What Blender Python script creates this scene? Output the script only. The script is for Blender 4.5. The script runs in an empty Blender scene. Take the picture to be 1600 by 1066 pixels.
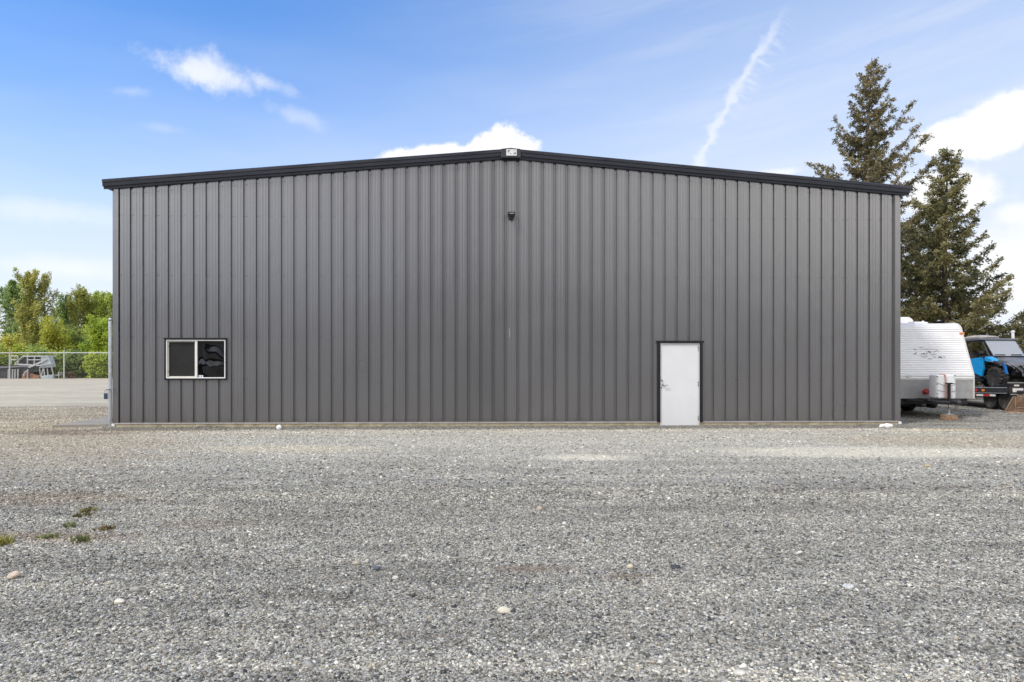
import bpy, bmesh, math, random
import numpy as np
from mathutils import Vector, Matrix, Quaternion
R = math.radians
random.seed(7)
rng = np.random.default_rng(11)
SC = bpy.context.scene
COL = SC.collection
F, CX, HY, H = 1066.7, 800.0, 556.0, 1.72      # photo focal length (px), centre column, horizon row, eye height (m)
def P(px, py, d):                               # point that the photo shows at (px, py), d metres ahead
    return Vector(((px - CX) / F * d, d, H - (py - HY) / F * d))
def GP(px, py):                                 # ground point seen at (px, py)
    d = H * F / (py - HY)
    return Vector(((px - CX) / F * d, d, 0))

# ------------------------------------------------------------------ node helper
class G:
    def __init__(self, nt):
        self.nt = nt
    def node(self, t, **kw):
        n = self.nt.nodes.new(t)
        for k, v in kw.items():
            setattr(n, k, v)
        return n
    def put(self, sock, v):
        if isinstance(v, bpy.types.NodeSocket):
            self.nt.links.new(v, sock)
        elif v is not None:
            if isinstance(v, (tuple, list)) and len(v) == 3 and sock.type == 'RGBA':
                v = (*v, 1)
            sock.default_value = v
    def m(self, op, a, b=None, c=None, clamp=False):
        n = self.node('ShaderNodeMath', operation=op, use_clamp=clamp)
        for i, v in enumerate((a, b, c)):
            if v is not None:
                self.put(n.inputs[i], v)
        return n.outputs[0]
    def vm(self, op, a, b=None):
        n = self.node('ShaderNodeVectorMath', operation=op)
        self.put(n.inputs[0], a)
        if b is not None:
            self.put(n.inputs[1], b)
        return n.outputs[0]
    def mix(self, f, a, b, mode='MIX'):
        n = self.node('ShaderNodeMix', data_type='RGBA', blend_type=mode)
        self.put(n.inputs[0], f); self.put(n.inputs[6], a); self.put(n.inputs[7], b)
        return n.outputs[2]
    def ss(self, v, lo, hi, a=0.0, b=1.0):
        n = self.node('ShaderNodeMapRange', interpolation_type='SMOOTHSTEP')
        for i, x in enumerate((v, lo, hi, a, b)):
            self.put(n.inputs[i], x)
        return n.outputs[0]
    def noise(self, vec, scale, detail=4, rough=0.55, out=0, dist=0.0):
        n = self.node('ShaderNodeTexNoise')
        self.put(n.inputs['Vector'], vec); self.put(n.inputs['Scale'], scale)
        self.put(n.inputs['Detail'], detail); self.put(n.inputs['Roughness'], rough); self.put(n.inputs['Distortion'], dist)
        return n.outputs[out]
    def vor(self, vec, scale, feature='F1', rnd=1.0):
        n = self.node('ShaderNodeTexVoronoi', feature=feature)
        self.put(n.inputs['Vector'], vec); self.put(n.inputs['Scale'], scale); self.put(n.inputs['Randomness'], rnd)
        return n
    def ramp(self, f, stops, interp='LINEAR'):
        n = self.node('ShaderNodeValToRGB')
        n.color_ramp.interpolation = interp
        e = n.color_ramp.elements
        while len(e) < len(stops):
            e.new(0.5)
        for k, (p, c) in zip(e, stops):
            k.position = p; k.color = (*c, 1)
        self.put(n.inputs[0], f)
        return n.outputs[0]
    def xyz(self, v):
        n = self.node('ShaderNodeSeparateXYZ'); self.put(n.inputs[0], v)
        return n.outputs
    def comb(self, x, y, z):
        n = self.node('ShaderNodeCombineXYZ')
        for i, v in enumerate((x, y, z)):
            self.put(n.inputs[i], v)
        return n.outputs[0]
    def bump(self, h, dist, strength=1.0, normal=None):
        n = self.node('ShaderNodeBump')
        self.put(n.inputs['Strength'], strength); self.put(n.inputs['Distance'], dist); self.put(n.inputs['Height'], h)
        if normal is not None:
            self.put(n.inputs['Normal'], normal)
        return n.outputs[0]
    def ell(self, x, y, cx, cy, rx, ry, rot=0.0):            # 0 at the centre, 1 on the rim
        dx, dy = self.m('SUBTRACT', x, cx), self.m('SUBTRACT', y, cy)
        if rot:
            c, s = math.cos(rot), math.sin(rot)
            dx, dy = self.m('MULTIPLY_ADD', dx, c, self.m('MULTIPLY', dy, s)), self.m('MULTIPLY_ADD', dy, c, self.m('MULTIPLY', dx, -s))
        dx, dy = self.m('DIVIDE', dx, rx), self.m('DIVIDE', dy, ry)
        return self.m('SQRT', self.m('ADD', self.m('MULTIPLY', dx, dx), self.m('MULTIPLY', dy, dy)))

def newmat(name):
    m = bpy.data.materials.new(name); m.use_nodes = True
    g = G(m.node_tree)
    b = m.node_tree.nodes['Principled BSDF']
    return m, g, b
def tc(g, out='Object'):
    return g.node('ShaderNodeTexCoord').outputs[out]

def mat(name, col, rough=0.5, metal=0.0, var=0.12, scale=6.0, bump=0.0, bscale=60.0, spec=0.5, dirt=None, dirt_amt=0.0, coat=0.0):
    m, g, b = newmat(name)
    v = tc(g)
    n = g.noise(v, scale, 5)
    lo = tuple(c * (1 - var) for c in col); hi = tuple(min(1, c * (1 + var)) for c in col)
    c = g.mix(g.ss(n, 0.3, 0.7), lo, hi)
    if dirt:
        c = g.mix(g.m('MULTIPLY', g.ss(g.noise(v, scale * 0.6 + 1.3, 6, 0.65), 0.45, 0.72), dirt_amt), c, dirt)
    g.put(b.inputs['Base Color'], c)
    g.put(b.inputs['Roughness'], g.ss(g.noise(v, scale * 1.7, 3), 0.2, 0.8, max(0.02, rough - 0.07), min(1, rough + 0.07)))
    b.inputs['Metallic'].default_value = metal
    b.inputs['Specular IOR Level'].default_value = spec
    b.inputs['Coat Weight'].default_value = coat
    if bump:
        g.put(b.inputs['Normal'], g.bump(g.noise(v, bscale, 4), bump))
    return m

# ------------------------------------------------------------------ materials
def wall_material():
    m, g, b = newmat('charcoal_siding')
    v = tc(g)
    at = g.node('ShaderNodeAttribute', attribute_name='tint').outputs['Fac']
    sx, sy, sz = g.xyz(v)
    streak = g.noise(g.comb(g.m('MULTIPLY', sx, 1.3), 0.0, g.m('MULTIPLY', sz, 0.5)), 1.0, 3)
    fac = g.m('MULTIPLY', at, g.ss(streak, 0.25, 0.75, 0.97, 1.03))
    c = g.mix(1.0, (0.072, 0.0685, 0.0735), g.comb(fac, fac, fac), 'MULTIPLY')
    low = g.m('MULTIPLY', g.ss(sz, 0.55, 0.08), g.ss(g.noise(g.comb(g.m('MULTIPLY', sx, 3.0), 0.0, sz), 1.5, 5), 0.4, 0.75))
    c = g.mix(g.m('MULTIPLY', low, 0.22), c, (0.20, 0.185, 0.16))
    g.put(b.inputs['Base Color'], c)
    g.put(b.inputs['Roughness'], g.ss(streak, 0.2, 0.8, 0.27, 0.31))
    b.inputs['Specular IOR Level'].default_value = 1.0; b.inputs['IOR'].default_value = 2.0
    wob = g.noise(g.comb(g.m('MULTIPLY', sx, 3.0), 0.0, g.m('MULTIPLY', sz, 1.1)), 1.0, 2)
    g.put(b.inputs['Normal'], g.bump(wob, 0.009, 0.7))
    return m
M = {}
M['siding'] = wall_material()
M['trim'] = mat('dark_trim_metal', (0.036, 0.038, 0.050), 0.34, var=0.1, scale=1.5, bump=0.002, bscale=2.0, spec=0.6)
M['black_trim'] = mat('black_trim', (0.012, 0.012, 0.015), 0.35)
M['roof'] = mat('roof_metal', (0.10, 0.10, 0.11), 0.4)
M['concrete'] = mat('foundation_concrete', (0.46, 0.40, 0.265), 0.9, var=0.22, scale=3.0, bump=0.01, bscale=30, dirt=(0.16, 0.14, 0.10), dirt_amt=0.7)
M['pad'] = mat('apron_concrete', (0.29, 0.265, 0.225), 0.9, var=0.1, scale=2.5, bump=0.006, bscale=50)
M['drip'] = mat('drip_flashing', (0.40, 0.38, 0.37), 0.4)
M['vinyl'] = mat('white_vinyl', (0.80, 0.80, 0.80), 0.35, var=0.04)
M['shaded_vinyl'] = mat('shaded_sash_vinyl', (0.62, 0.60, 0.53), 0.4, var=0.04)  # white sash vinyl with the shade of the recess put into its colour
M['door_white'] = mat('white_door_paint', (0.72, 0.73, 0.755), 0.38, var=0.02, scale=2, bump=0.002, bscale=3, dirt=(0.55, 0.53, 0.5), dirt_amt=0.12)
M['frame_white'] = mat('white_frame_paint', (0.66, 0.66, 0.68), 0.4, var=0.03)
M['steel'] = mat('brushed_steel', (0.55, 0.55, 0.55), 0.3, metal=1.0)
M['galv'] = mat('galvanised_steel', (0.52, 0.55, 0.58), 0.5, metal=0.55, var=0.12, scale=9, dirt=(0.35, 0.33, 0.3), dirt_amt=0.35)
M['galv_wire'] = mat('galvanised_wire', (0.42, 0.44, 0.43), 0.5, metal=0.3)
M['rail_paint'] = mat('pale_rail', (0.47, 0.49, 0.47), 0.5, metal=0.2)
M['black_plastic'] = mat('black_plastic', (0.012, 0.012, 0.013), 0.4)
M['dark_metal'] = mat('dark_metal', (0.03, 0.03, 0.033), 0.45, var=0.25)
M['rubber'] = mat('tyre_rubber', (0.022, 0.021, 0.02), 0.8, var=0.3, bump=0.004, dirt=(0.13, 0.115, 0.09), dirt_amt=0.5)
M['mud_rubber'] = mat('muddy_tyre_rubber', (0.035, 0.033, 0.03), 0.85, var=0.3, scale=9, dirt=(0.24, 0.21, 0.16), dirt_amt=0.85)
M['lens'] = mat('lamp_lens', (0.34, 0.34, 0.36), 0.25)
M['screen'] = mat('insect_screen', (0.022, 0.022, 0.022), 0.65, var=0.15, scale=3, spec=0.25)
M['caravan_white'] = mat('caravan_white', (0.82, 0.82, 0.83), 0.35, var=0.025, scale=2, dirt=(0.6, 0.57, 0.5), dirt_amt=0.25)
M['caravan_grey'] = mat('caravan_grey_skirt', (0.36, 0.36, 0.365), 0.42, var=0.1, scale=4, dirt=(0.22, 0.2, 0.18), dirt_amt=0.4)
M['caravan_trim'] = mat('caravan_corner_trim', (0.66, 0.65, 0.62), 0.35)
M['cover_white'] = mat('tank_cover_plastic', (0.78, 0.79, 0.81), 0.35, var=0.03)
M['decal_grey'] = mat('decal_grey', (0.16, 0.17, 0.18), 0.4)
M['decal_pale'] = mat('decal_pale_grey', (0.42, 0.43, 0.45), 0.4)
M['amber'] = mat('amber_lens', (0.75, 0.22, 0.03), 0.25)
M['red'] = mat('red_plastic', (0.55, 0.03, 0.025), 0.35)
M['orange_strap'] = mat('orange_strap', (0.62, 0.25, 0.14), 0.8)
M['wood'] = mat('weathered_wood', (0.30, 0.20, 0.13), 0.85, var=0.3, scale=12, bump=0.006)
M['rust'] = mat('rusty_steel', (0.17, 0.10, 0.06), 0.75, var=0.35, scale=7, bump=0.005, dirt=(0.28, 0.21, 0.15), dirt_amt=0.7)
M['rust_edge'] = mat('worn_steel_edge', (0.30, 0.22, 0.15), 0.55, metal=0.2, var=0.3, scale=9)
M['loader_yellow'] = mat('faded_yellow_paint', (0.50, 0.28, 0.06), 0.6, var=0.25, scale=6, dirt=(0.12, 0.08, 0.05), dirt_amt=0.7)
M['blue'] = mat('blue_plastic', (0.006, 0.32, 0.70), 0.25, var=0.05, coat=0.4)
M['shock_blue'] = mat('blue_spring', (0.01, 0.16, 0.50), 0.35)
M['utv_black'] = mat('utv_black_plastic', (0.022, 0.022, 0.026), 0.32, var=0.2, dirt=(0.12, 0.11, 0.1), dirt_amt=0.3)
M['utv_grey'] = mat('utv_roof_grey', (0.13, 0.135, 0.15), 0.3, var=0.1)
M['bar_grey'] = mat('bar_grey', (0.22, 0.23, 0.25), 0.35, metal=0.4)
M['bag'] = mat('grey_gear_bag', (0.34, 0.33, 0.30), 0.85, var=0.25, scale=7, bump=0.02, bscale=15)
M['plate_white'] = mat('white_plate', (0.75, 0.75, 0.75), 0.4)
M['plate_grey'] = mat('sign_grey', (0.25, 0.26, 0.27), 0.4)
M['sticker_blue'] = mat('sticker_blue', (0.05, 0.10, 0.38), 0.35)
M['seat_fabric'] = mat('seat_fabric', (0.04, 0.04, 0.045), 0.8)
M['lock_blue'] = mat('lock_body', (0.05, 0.075, 0.13), 0.35)
M['boat_white'] = mat('weathered_cabin_white', (0.43, 0.44, 0.45), 0.5, var=0.2, scale=3, dirt=(0.2, 0.17, 0.14), dirt_amt=0.5)
M['boat_grey'] = mat('cabin_blue_grey', (0.36, 0.42, 0.46), 0.5, var=0.15, scale=3)
M['boat_dark'] = mat('dark_hull', (0.035, 0.036, 0.042), 0.5, var=0.3, scale=2)
M['boat_rust'] = mat('rusty_brown_stern', (0.24, 0.13, 0.075), 0.8, var=0.35, scale=5)
M['dark_open'] = mat('dark_cabin_inside', (0.02, 0.022, 0.028), 0.6)
M['bark'] = mat('tree_bark', (0.13, 0.10, 0.075), 0.9, var=0.3, scale=8, bump=0.03, bscale=20)
M['pale_bark'] = mat('pale_tree_bark', (0.26, 0.24, 0.19), 0.9, var=0.25, scale=5)

def tape_mat():
    m, g, b = newmat('red_white_tape')
    x, y, z = g.xyz(tc(g))
    st = g.m('GREATER_THAN', g.m('FRACT', g.m('MULTIPLY', y, 1.65)), 0.5)
    g.put(b.inputs['Base Color'], g.mix(st, (0.55, 0.03, 0.025), (0.78, 0.77, 0.75)))
    b.inputs['Roughness'].default_value = 0.35
    return m
M['tape'] = tape_mat()
def glass_dark():
    m, g, b = newmat('dark_window_glass')
    v = tc(g)
    b.inputs['Base Color'].default_value = (0.004, 0.004, 0.005, 1)
    b.inputs['Roughness'].default_value = 0.02
    b.inputs['IOR'].default_value = 1.5
    n = g.noise(v, 1.5, 1, 0.4, dist=1.2)
    g.put(b.inputs['Normal'], g.bump(n, 0.16, 1.0))
    return m
M['glass'] = glass_dark()
def windshield():
    m, g, b = newmat('windshield_glass')
    b.inputs['Base Color'].default_value = (0.62, 0.66, 0.72, 1)
    b.inputs['Roughness'].default_value = 0.05
    b.inputs['Transmission Weight'].default_value = 0.55
    b.inputs['IOR'].default_value = 1.25
    return m
M['windshield'] = windshield()

def attr_mat(name, rough, trans=0.0, hue_noise=0.0):
    m, g, b = newmat(name)
    c = g.node('ShaderNodeAttribute', attribute_name='col').outputs['Color']
    g.put(b.inputs['Base Color'], c)
    b.inputs['Roughness'].default_value = rough
    b.inputs['Specular IOR Level'].default_value = 0.25
    if trans:
        t = g.node('ShaderNodeBsdfTranslucent'); g.put(t.inputs[0], c)
        ms = g.node('ShaderNodeMixShader'); ms.inputs[0].default_value = trans
        g.nt.links.new(b.outputs[0], ms.inputs[1]); g.nt.links.new(t.outputs[0], ms.inputs[2])
        g.nt.links.new(ms.outputs[0], m.node_tree.nodes['Material Output'].inputs[0])
    return m
M['leaf'] = attr_mat('spring_leaves', 0.55, 0.5)
M['needle'] = attr_mat('fir_needles', 0.6, 0.30)
M['grass'] = attr_mat('weed_blades', 0.6, 0.3)

def ground_tints(g, c, speck, x, y, flat):
    """stains, dust, dirt and some painted shade with outlines of their own, the same for the loose stones and the bed under them"""
    n1 = g.noise(g.vm('MULTIPLY', flat, (0.35, 1.0, 1.0)), 0.55, 6, 0.6)
    n2 = g.noise(g.vm('MULTIPLY', flat, (0.22, 1.0, 1.0)), 1.6, 6, 0.65)
    n3 = g.noise(g.vm('MULTIPLY', flat, (0.5, 1.0, 1.0)), 6.0, 5, 0.7)
    nn = g.m('SUBTRACT', n1, 0.5); nm = g.m('SUBTRACT', n2, 0.5)
    def blob(cx, cy, rx, ry, soft=0.55, rot=0.0, amp=1.1):
        d = g.ell(x, y, cx, cy, rx, ry, rot)
        d = g.m('ADD', d, g.m('MULTIPLY', g.m('ADD', nn, nm), amp))
        return g.ss(d, 1.0 + soft * 0.5, 1.0 - soft)
    def tint(c, mask, amt, colr, mode='MIX'):
        return g.mix(g.m('MULTIPLY', mask, amt), c, colr, mode)
    def sp(col):
        return g.mix(1.0, col, g.comb(speck, speck, speck), 'MULTIPLY')
    # wandering tone: loose and compacted patches
    c = g.mix(1.0, c, g.ramp(n2, [(0.28, (0.68, 0.675, 0.67)), (0.5, (1.0, 1.0, 0.995)), (0.74, (1.24, 1.225, 1.19))]), 'MULTIPLY')
    c = g.mix(1.0, c, g.ramp(n3, [(0.30, (0.82, 0.82, 0.82)), (0.5, (1.0, 1.0, 1.0)), (0.72, (1.14, 1.135, 1.12))]), 'MULTIPLY')
    n4 = g.noise(g.vm('ADD', g.vm('MULTIPLY', flat, (0.07, 1.0, 1.0)), (3.0, 0.0, 0.0)), 1.5, 4, 0.6)
    c = g.mix(1.0, c, g.ramp(n4, [(0.33, (0.82, 0.815, 0.81)), (0.46, (1.0, 1.0, 1.0)), (0.54, (1.0, 1.0, 1.0)), (0.68, (1.24, 1.225, 1.19))]), 'MULTIPLY')
    c = tint(c, g.ss(g.m('ADD', y, g.m('MULTIPLY', nn, 5.0)), 8.5, 14.0), 0.6, sp((0.475, 0.467, 0.435)))
    c = tint(c, blob(-11.5, 14.5, 5.2, 3.4), 0.75, sp((0.375, 0.325, 0.255)))
    c = tint(c, g.m('MULTIPLY', g.ss(y, 15.0, 16.5), g.ss(x, -9.0, -9.8)), 0.85, sp(g.mix(g.ss(nm, -0.12, 0.12), (0.33, 0.285, 0.225), (0.47, 0.42, 0.34))))
    c = tint(c, g.m('MULTIPLY', g.ss(y, 15.0, 16.5), g.ss(x, 9.5, 10.2)), 0.8, sp(g.mix(g.ss(nm, -0.12, 0.12), (0.15, 0.145, 0.135), (0.27, 0.26, 0.24))))  # darker gravel; the shade under the caravan is deepened in this colour too
    c = tint(c, blob(-8.6, 11.2, 3.2, 1.5), 0.6, sp((0.35, 0.315, 0.26)))
    c = tint(c, blob(-6.0, 9.6, 2.2, 0.5), 0.35, sp((0.25, 0.225, 0.19)))
    c = tint(c, blob(10.0, 13.8, 3.6, 1.4), 0.65, sp((0.37, 0.33, 0.265)))
    c = tint(c, blob(1.25, 11.55, 0.95, 0.40), 0.85, sp((0.56, 0.53, 0.465)))
    c = tint(c, blob(6.6, 12.2, 3.2, 0.75), 0.8, sp((0.55, 0.525, 0.455)))
    c = tint(c, blob(10.5, 11.0, 2.5, 0.45), 0.75, sp((0.54, 0.51, 0.44)))
    c = tint(c, blob(-4.0, 12.6, 1.9, 0.55), 0.7, sp((0.50, 0.46, 0.385)))
    c = tint(c, blob(0.2, 5.52, 0.32, 0.11, 0.95, 0, 2.2), 0.6, sp((0.17, 0.115, 0.075)))
    c = tint(c, blob(0.9, 5.3, 0.24, 0.10, 0.95, 0, 2.2), 0.5, sp((0.19, 0.14, 0.095)))
    c = tint(c, blob(-4.3, 6.45, 0.7, 0.26, 0.95, 0, 2.0), 0.45, sp((0.24, 0.165, 0.11)))
    c = tint(c, blob(-5.6, 8.2, 1.1, 0.40, 0.95, 0, 2.0), 0.45, sp((0.22, 0.165, 0.115)))
    c = tint(c, blob(-3.2, 7.0, 0.6, 0.25, 0.95, 0, 2.0), 0.35, sp((0.22, 0.165, 0.12)))
    c = tint(c, blob(9.75, 15.75, 1.3, 0.16, 0.7), 0.8, sp((0.60, 0.46, 0.22)))
    c = tint(c, blob(-9.6, 15.3, 1.7, 0.55, 0.7), 0.75, sp((0.19, 0.155, 0.125)))
    # strip of darker gravel under the wall and a pale seam in front of it
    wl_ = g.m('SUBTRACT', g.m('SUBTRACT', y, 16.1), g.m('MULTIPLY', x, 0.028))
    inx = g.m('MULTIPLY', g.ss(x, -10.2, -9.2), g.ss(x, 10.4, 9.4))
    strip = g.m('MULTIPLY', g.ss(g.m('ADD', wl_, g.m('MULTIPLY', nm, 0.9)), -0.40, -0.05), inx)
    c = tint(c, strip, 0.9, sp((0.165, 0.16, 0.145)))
    seam = g.m('MULTIPLY', g.ss(g.m('ABSOLUTE', g.m('ADD', g.m('ADD', wl_, 0.55), g.m('MULTIPLY', nm, 0.6))), 0.22, 0.05), inx)
    c = tint(c, seam, 0.5, sp((0.50, 0.44, 0.38)))
    c = g.mix(1.0, c, (1.09, 1.09, 1.035), 'MULTIPLY')
    return c, n1, n2

def stone_mat():
    m, g, b = newmat('crushed_gravel')
    c = g.node('ShaderNodeAttribute', attribute_name='col').outputs['Color']
    pos = g.node('ShaderNodeNewGeometry').outputs['Position']
    x, y, z = g.xyz(pos)
    r_, g__, b_ = g.xyz(c)
    speck = g.m('MULTIPLY_ADD', g__, 1.7, 0.55)
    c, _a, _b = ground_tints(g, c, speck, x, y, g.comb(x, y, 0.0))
    n = g.noise(pos, 130.0, 3)
    g.put(b.inputs['Base Color'], g.mix(1.0, c, g.ramp(n, [(0.3, (0.78,) * 3), (0.7, (1.15,) * 3)]), 'MULTIPLY'))
    b.inputs['Roughness'].default_value = 0.8
    b.inputs['Specular IOR Level'].default_value = 0.3
    return m
M['stone'] = stone_mat()

def ground_mat():
    m, g, b = newmat('gravel_ground')
    pos = g.node('ShaderNodeNewGeometry').outputs['Position']
    x, y, z = g.xyz(pos)
    flat = g.comb(x, y, 0.0)
    warp = g.vm('ADD', flat, g.vm('MULTIPLY', g.vm('SUBTRACT', g.noise(flat, 40.0, 2, out=1), (0.5, 0.5, 0.5)), (0.006, 0.006, 0.0)))
    v1 = g.vor(warp, 105.0); v2 = g.vor(warp, 52.0); v3 = g.vor(warp, 24.0)
    grey = [(0.0, (0.05, 0.05, 0.05)), (0.14, (0.14, 0.14, 0.138)), (0.35, (0.23, 0.23, 0.226)), (0.6, (0.325, 0.32, 0.31)),
            (0.8, (0.42, 0.41, 0.39)), (0.93, (0.52, 0.50, 0.46)), (1.0, (0.70, 0.68, 0.63))]
    r1 = g.xyz(v1.outputs['Color']); r2 = g.xyz(v2.outputs['Color']); r3 = g.xyz(v3.outputs['Color'])
    c = g.mix(0.5, g.ramp(r1[0], grey), g.ramp(r2[0], grey))
    c = g.mix(g.m('GREATER_THAN', r2[1], 0.55), c, g.ramp(r2[2], grey))
    big = g.m('MULTIPLY', g.m('GREATER_THAN', r3[1], 0.88), g.ss(v3.outputs['Distance'], 0.34, 0.26))
    c = g.mix(big, c, g.ramp(r3[2], [(0, (0.10, 0.10, 0.10)), (0.45, (0.28, 0.28, 0.27)), (0.8, (0.46, 0.44, 0.40)), (1, (0.66, 0.64, 0.58))]))
    speck = g.ss(g.m('ADD', g.m('MULTIPLY', r1[1], 0.4), g.m('MULTIPLY', g.m('ADD', r2[0], r3[0]), 0.3)), 0.1, 0.9, 0.55, 1.45)
    c = g.mix(1.0, c, (0.93, 0.93, 0.93), 'MULTIPLY')
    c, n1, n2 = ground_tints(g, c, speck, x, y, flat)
    nn = g.m('SUBTRACT', n1, 0.5)
    # pale dirt yard beyond the building
    streak = g.noise(g.vm('MULTIPLY', flat, (0.12, 0.6, 1.0)), 1.0, 6, 0.65)
    far = g.ss(g.m('ADD', y, g.m('MULTIPLY', nn, 4.0)), 22.6, 23.6)
    left = g.ss(x, 4.0, 0.0)
    yard = g.mix(g.ss(streak, 0.35, 0.68), (0.47, 0.43, 0.335), (0.59, 0.55, 0.44))
    yard = g.mix(g.m('MULTIPLY', g.ss(streak, 0.35, 0.27), 0.8), yard, (0.26, 0.25, 0.23))
    yard = g.mix(1.0, yard, g.ramp(g.noise(g.vm('MULTIPLY', flat, (0.5, 1.0, 1.0)), 2.2, 6, 0.7), [(0.3, (0.80, 0.79, 0.77)), (0.7, (1.12, 1.12, 1.11))]), 'MULTIPLY')
    c = g.mix(g.m('MULTIPLY', g.m('MULTIPLY', far, left), g.ss(g.noise(g.vm('MULTIPLY', flat, (0.3, 1.0, 1.0)), 0.9, 6, 0.7), 0.30, 0.55, 0.45, 0.92)), c, yard)
    edge = g.m('MULTIPLY', g.ss(g.m('ABSOLUTE', g.m('SUBTRACT', g.m('ADD', y, g.m('MULTIPLY', nn, 4.0)), 22.7)), 0.7, 0.1), left)
    c = g.mix(g.m('MULTIPLY', edge, 0.55), c, (0.25, 0.225, 0.18))
    c = g.mix(g.m('MULTIPLY', g.m('MULTIPLY', g.ss(y, 35.0, 44.0), left), 0.7), c, g.mix(streak, (0.36, 0.32, 0.25), (0.56, 0.50, 0.40)))
    c = g.mix(g.m('MULTIPLY', g.ss(y, 50.5, 53.0), 0.9), c, g.mix(n2, (0.05, 0.07, 0.02), (0.14, 0.15, 0.05)))
    g.put(b.inputs['Base Color'], c)
    b.inputs['Roughness'].default_value = 0.9
    b.inputs['Specular IOR Level'].default_value = 0.25
    h = g.m('ADD', g.m('MULTIPLY', g.m('SUBTRACT', 1.0, v2.outputs['Distance']), 0.6), g.m('MULTIPLY', g.m('SUBTRACT', 1.0, v1.outputs['Distance']), 0.35))
    h = g.m('ADD', h, g.m('MULTIPLY', big, 0.7))
    nb = g.bump(h, 0.014, 1.0)
    nb = g.bump(n2, 0.12, 0.7, nb)
    g.put(b.inputs['Normal'], nb)
    return m
M['ground'] = ground_mat()

# ------------------------------------------------------------------ mesh helpers
class MB:
    def __init__(self):
        self.v, self.f = [], []
    def add(self, vs, fs, mx=None):
        o = len(self.v)
        self.v += [tuple(mx @ Vector(p)) if mx is not None else tuple(p) for p in vs]
        self.f += [tuple(i + o for i in f) for f in fs]
        return self
    def box(self, c, s, rot=None):
        x, y, z = (k / 2 for k in s)
        vs = [(-x, -y, -z), (x, -y, -z), (x, y, -z), (-x, y, -z), (-x, -y, z), (x, -y, z), (x, y, z), (-x, y, z)]
        fs = [(0, 3, 2, 1), (4, 5, 6, 7), (0, 1, 5, 4), (1, 2, 6, 5), (2, 3, 7, 6), (3, 0, 4, 7)]
        mx = Matrix.Translation(c)
        if rot is not None:
            mx = mx @ rot
        return self.add(vs, fs, mx)
    def b2(self, lo, hi):
        return self.box([(a + b) / 2 for a, b in zip(lo, hi)], [abs(b - a) for a, b in zip(lo, hi)])
    def cyl(self, a, b, r0, r1=None, n=12, caps=True):
        a, b = Vector(a), Vector(b)
        r1 = r0 if r1 is None else r1
        d = (b - a).normalized()
        u = d.orthogonal().normalized(); w = d.cross(u)
        vs, fs = [], []
        for p, r in ((a, r0), (b, r1)):
            for i in range(n):
                t = 2 * math.pi * i / n
                vs.append(p + (u * math.cos(t) + w * math.sin(t)) * r)
        for i in range(n):
            j = (i + 1) % n
            fs.append((i, j, n + j, n + i))
        if caps:
            fs += [tuple(reversed(range(n))), tuple(range(n, 2 * n))]
        return self.add(vs, fs)
    def tube(self, pts, r, n=8):
        pts = [Vector(p) for p in pts]
        rs = r if isinstance(r, (list, tuple)) else [r] * len(pts)
        o = len(self.v); ref = None
        for k, p in enumerate(pts):
            t = (pts[min(k + 1, len(pts) - 1)] - pts[max(k - 1, 0)]).normalized()
            if ref is None:
                ref = t.orthogonal().normalized()
            ref = (ref - t * ref.dot(t)).normalized()
            w = t.cross(ref)
            for i in range(n):
                a = 2 * math.pi * i / n
                self.v.append(tuple(p + (ref * math.cos(a) + w * math.sin(a)) * rs[k]))
        for k in range(len(pts) - 1):
            for i in range(n):
                j = (i + 1) % n
                self.f.append((o + k * n + i, o + k * n + j, o + (k + 1) * n + j, o + (k + 1) * n + i))
        self.f.append(tuple(o + i for i in reversed(range(n))))
        self.f.append(tuple(o + (len(pts) - 1) * n + i for i in range(n)))
        return self
    def lathe(self, prof, c, axis='x', n=24):            # prof: (radius, along-axis)
        o = len(self.v); c = Vector(c)
        for r, t in prof:
            for i in range(n):
                a = 2 * math.pi * i / n
                q = {'x': (t, r * math.cos(a), r * math.sin(a)), 'y': (r * math.cos(a), t, r * math.sin(a)), 'z': (r * math.cos(a), r * math.sin(a), t)}[axis]
                self.v.append(tuple(c + Vector(q)))
        for k in range(len(prof) - 1):
            for i in range(n):
                j = (i + 1) % n
                self.f.append((o + k * n + i, o + k * n + j, o + (k + 1) * n + j, o + (k + 1) * n + i))
        if prof[0][0] > 1e-4:
            self.f.append(tuple(o + i for i in range(n)))
        if prof[-1][0] > 1e-4:
            self.f.append(tuple(o + (len(prof) - 1) * n + i for i in range(n)))
        return self
    def prism(self, prof, t0, t1, axis='x'):             # closed outline extruded; axis x: prof=(y,z); y: (x,z); z: (x,y)
        def q(p, t):
            return {'x': (t, p[0], p[1]), 'y': (p[0], t, p[1]), 'z': (p[0], p[1], t)}[axis]
        n = len(prof)
        vs = [q(p, t0) for p in prof] + [q(p, t1) for p in prof]
        fs = [(i, (i + 1) % n, n + (i + 1) % n, n + i) for i in range(n)] + [tuple(reversed(range(n))), tuple(range(n, 2 * n))]
        return self.add(vs, fs)
    def blob(self, c, s, seed=0, sub=2, jit=0.15):
        bm = bmesh.new(); bmesh.ops.create_icosphere(bm, subdivisions=sub, radius=1)
        r = random.Random(seed)
        dirs = [Vector((r.gauss(0, 1), r.gauss(0, 1), r.gauss(0, 1))).normalized() for _ in range(7)]
        amp = [r.uniform(-jit, jit) for _ in dirs]
        vs = []
        for v in bm.verts:
            k = 1 + sum(a * max(0, v.co.dot(d)) ** 3 for a, d in zip(amp, dirs)) + r.uniform(-jit, jit) * 0.2
            vs.append((c[0] + v.co.x * s[0] * k, c[1] + v.co.y * s[1] * k, c[2] + v.co.z * s[2] * k))
        fs = [tuple(v.index for v in f.verts) for f in bm.faces]
        bm.free()
        return self.add(vs, fs)
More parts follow.
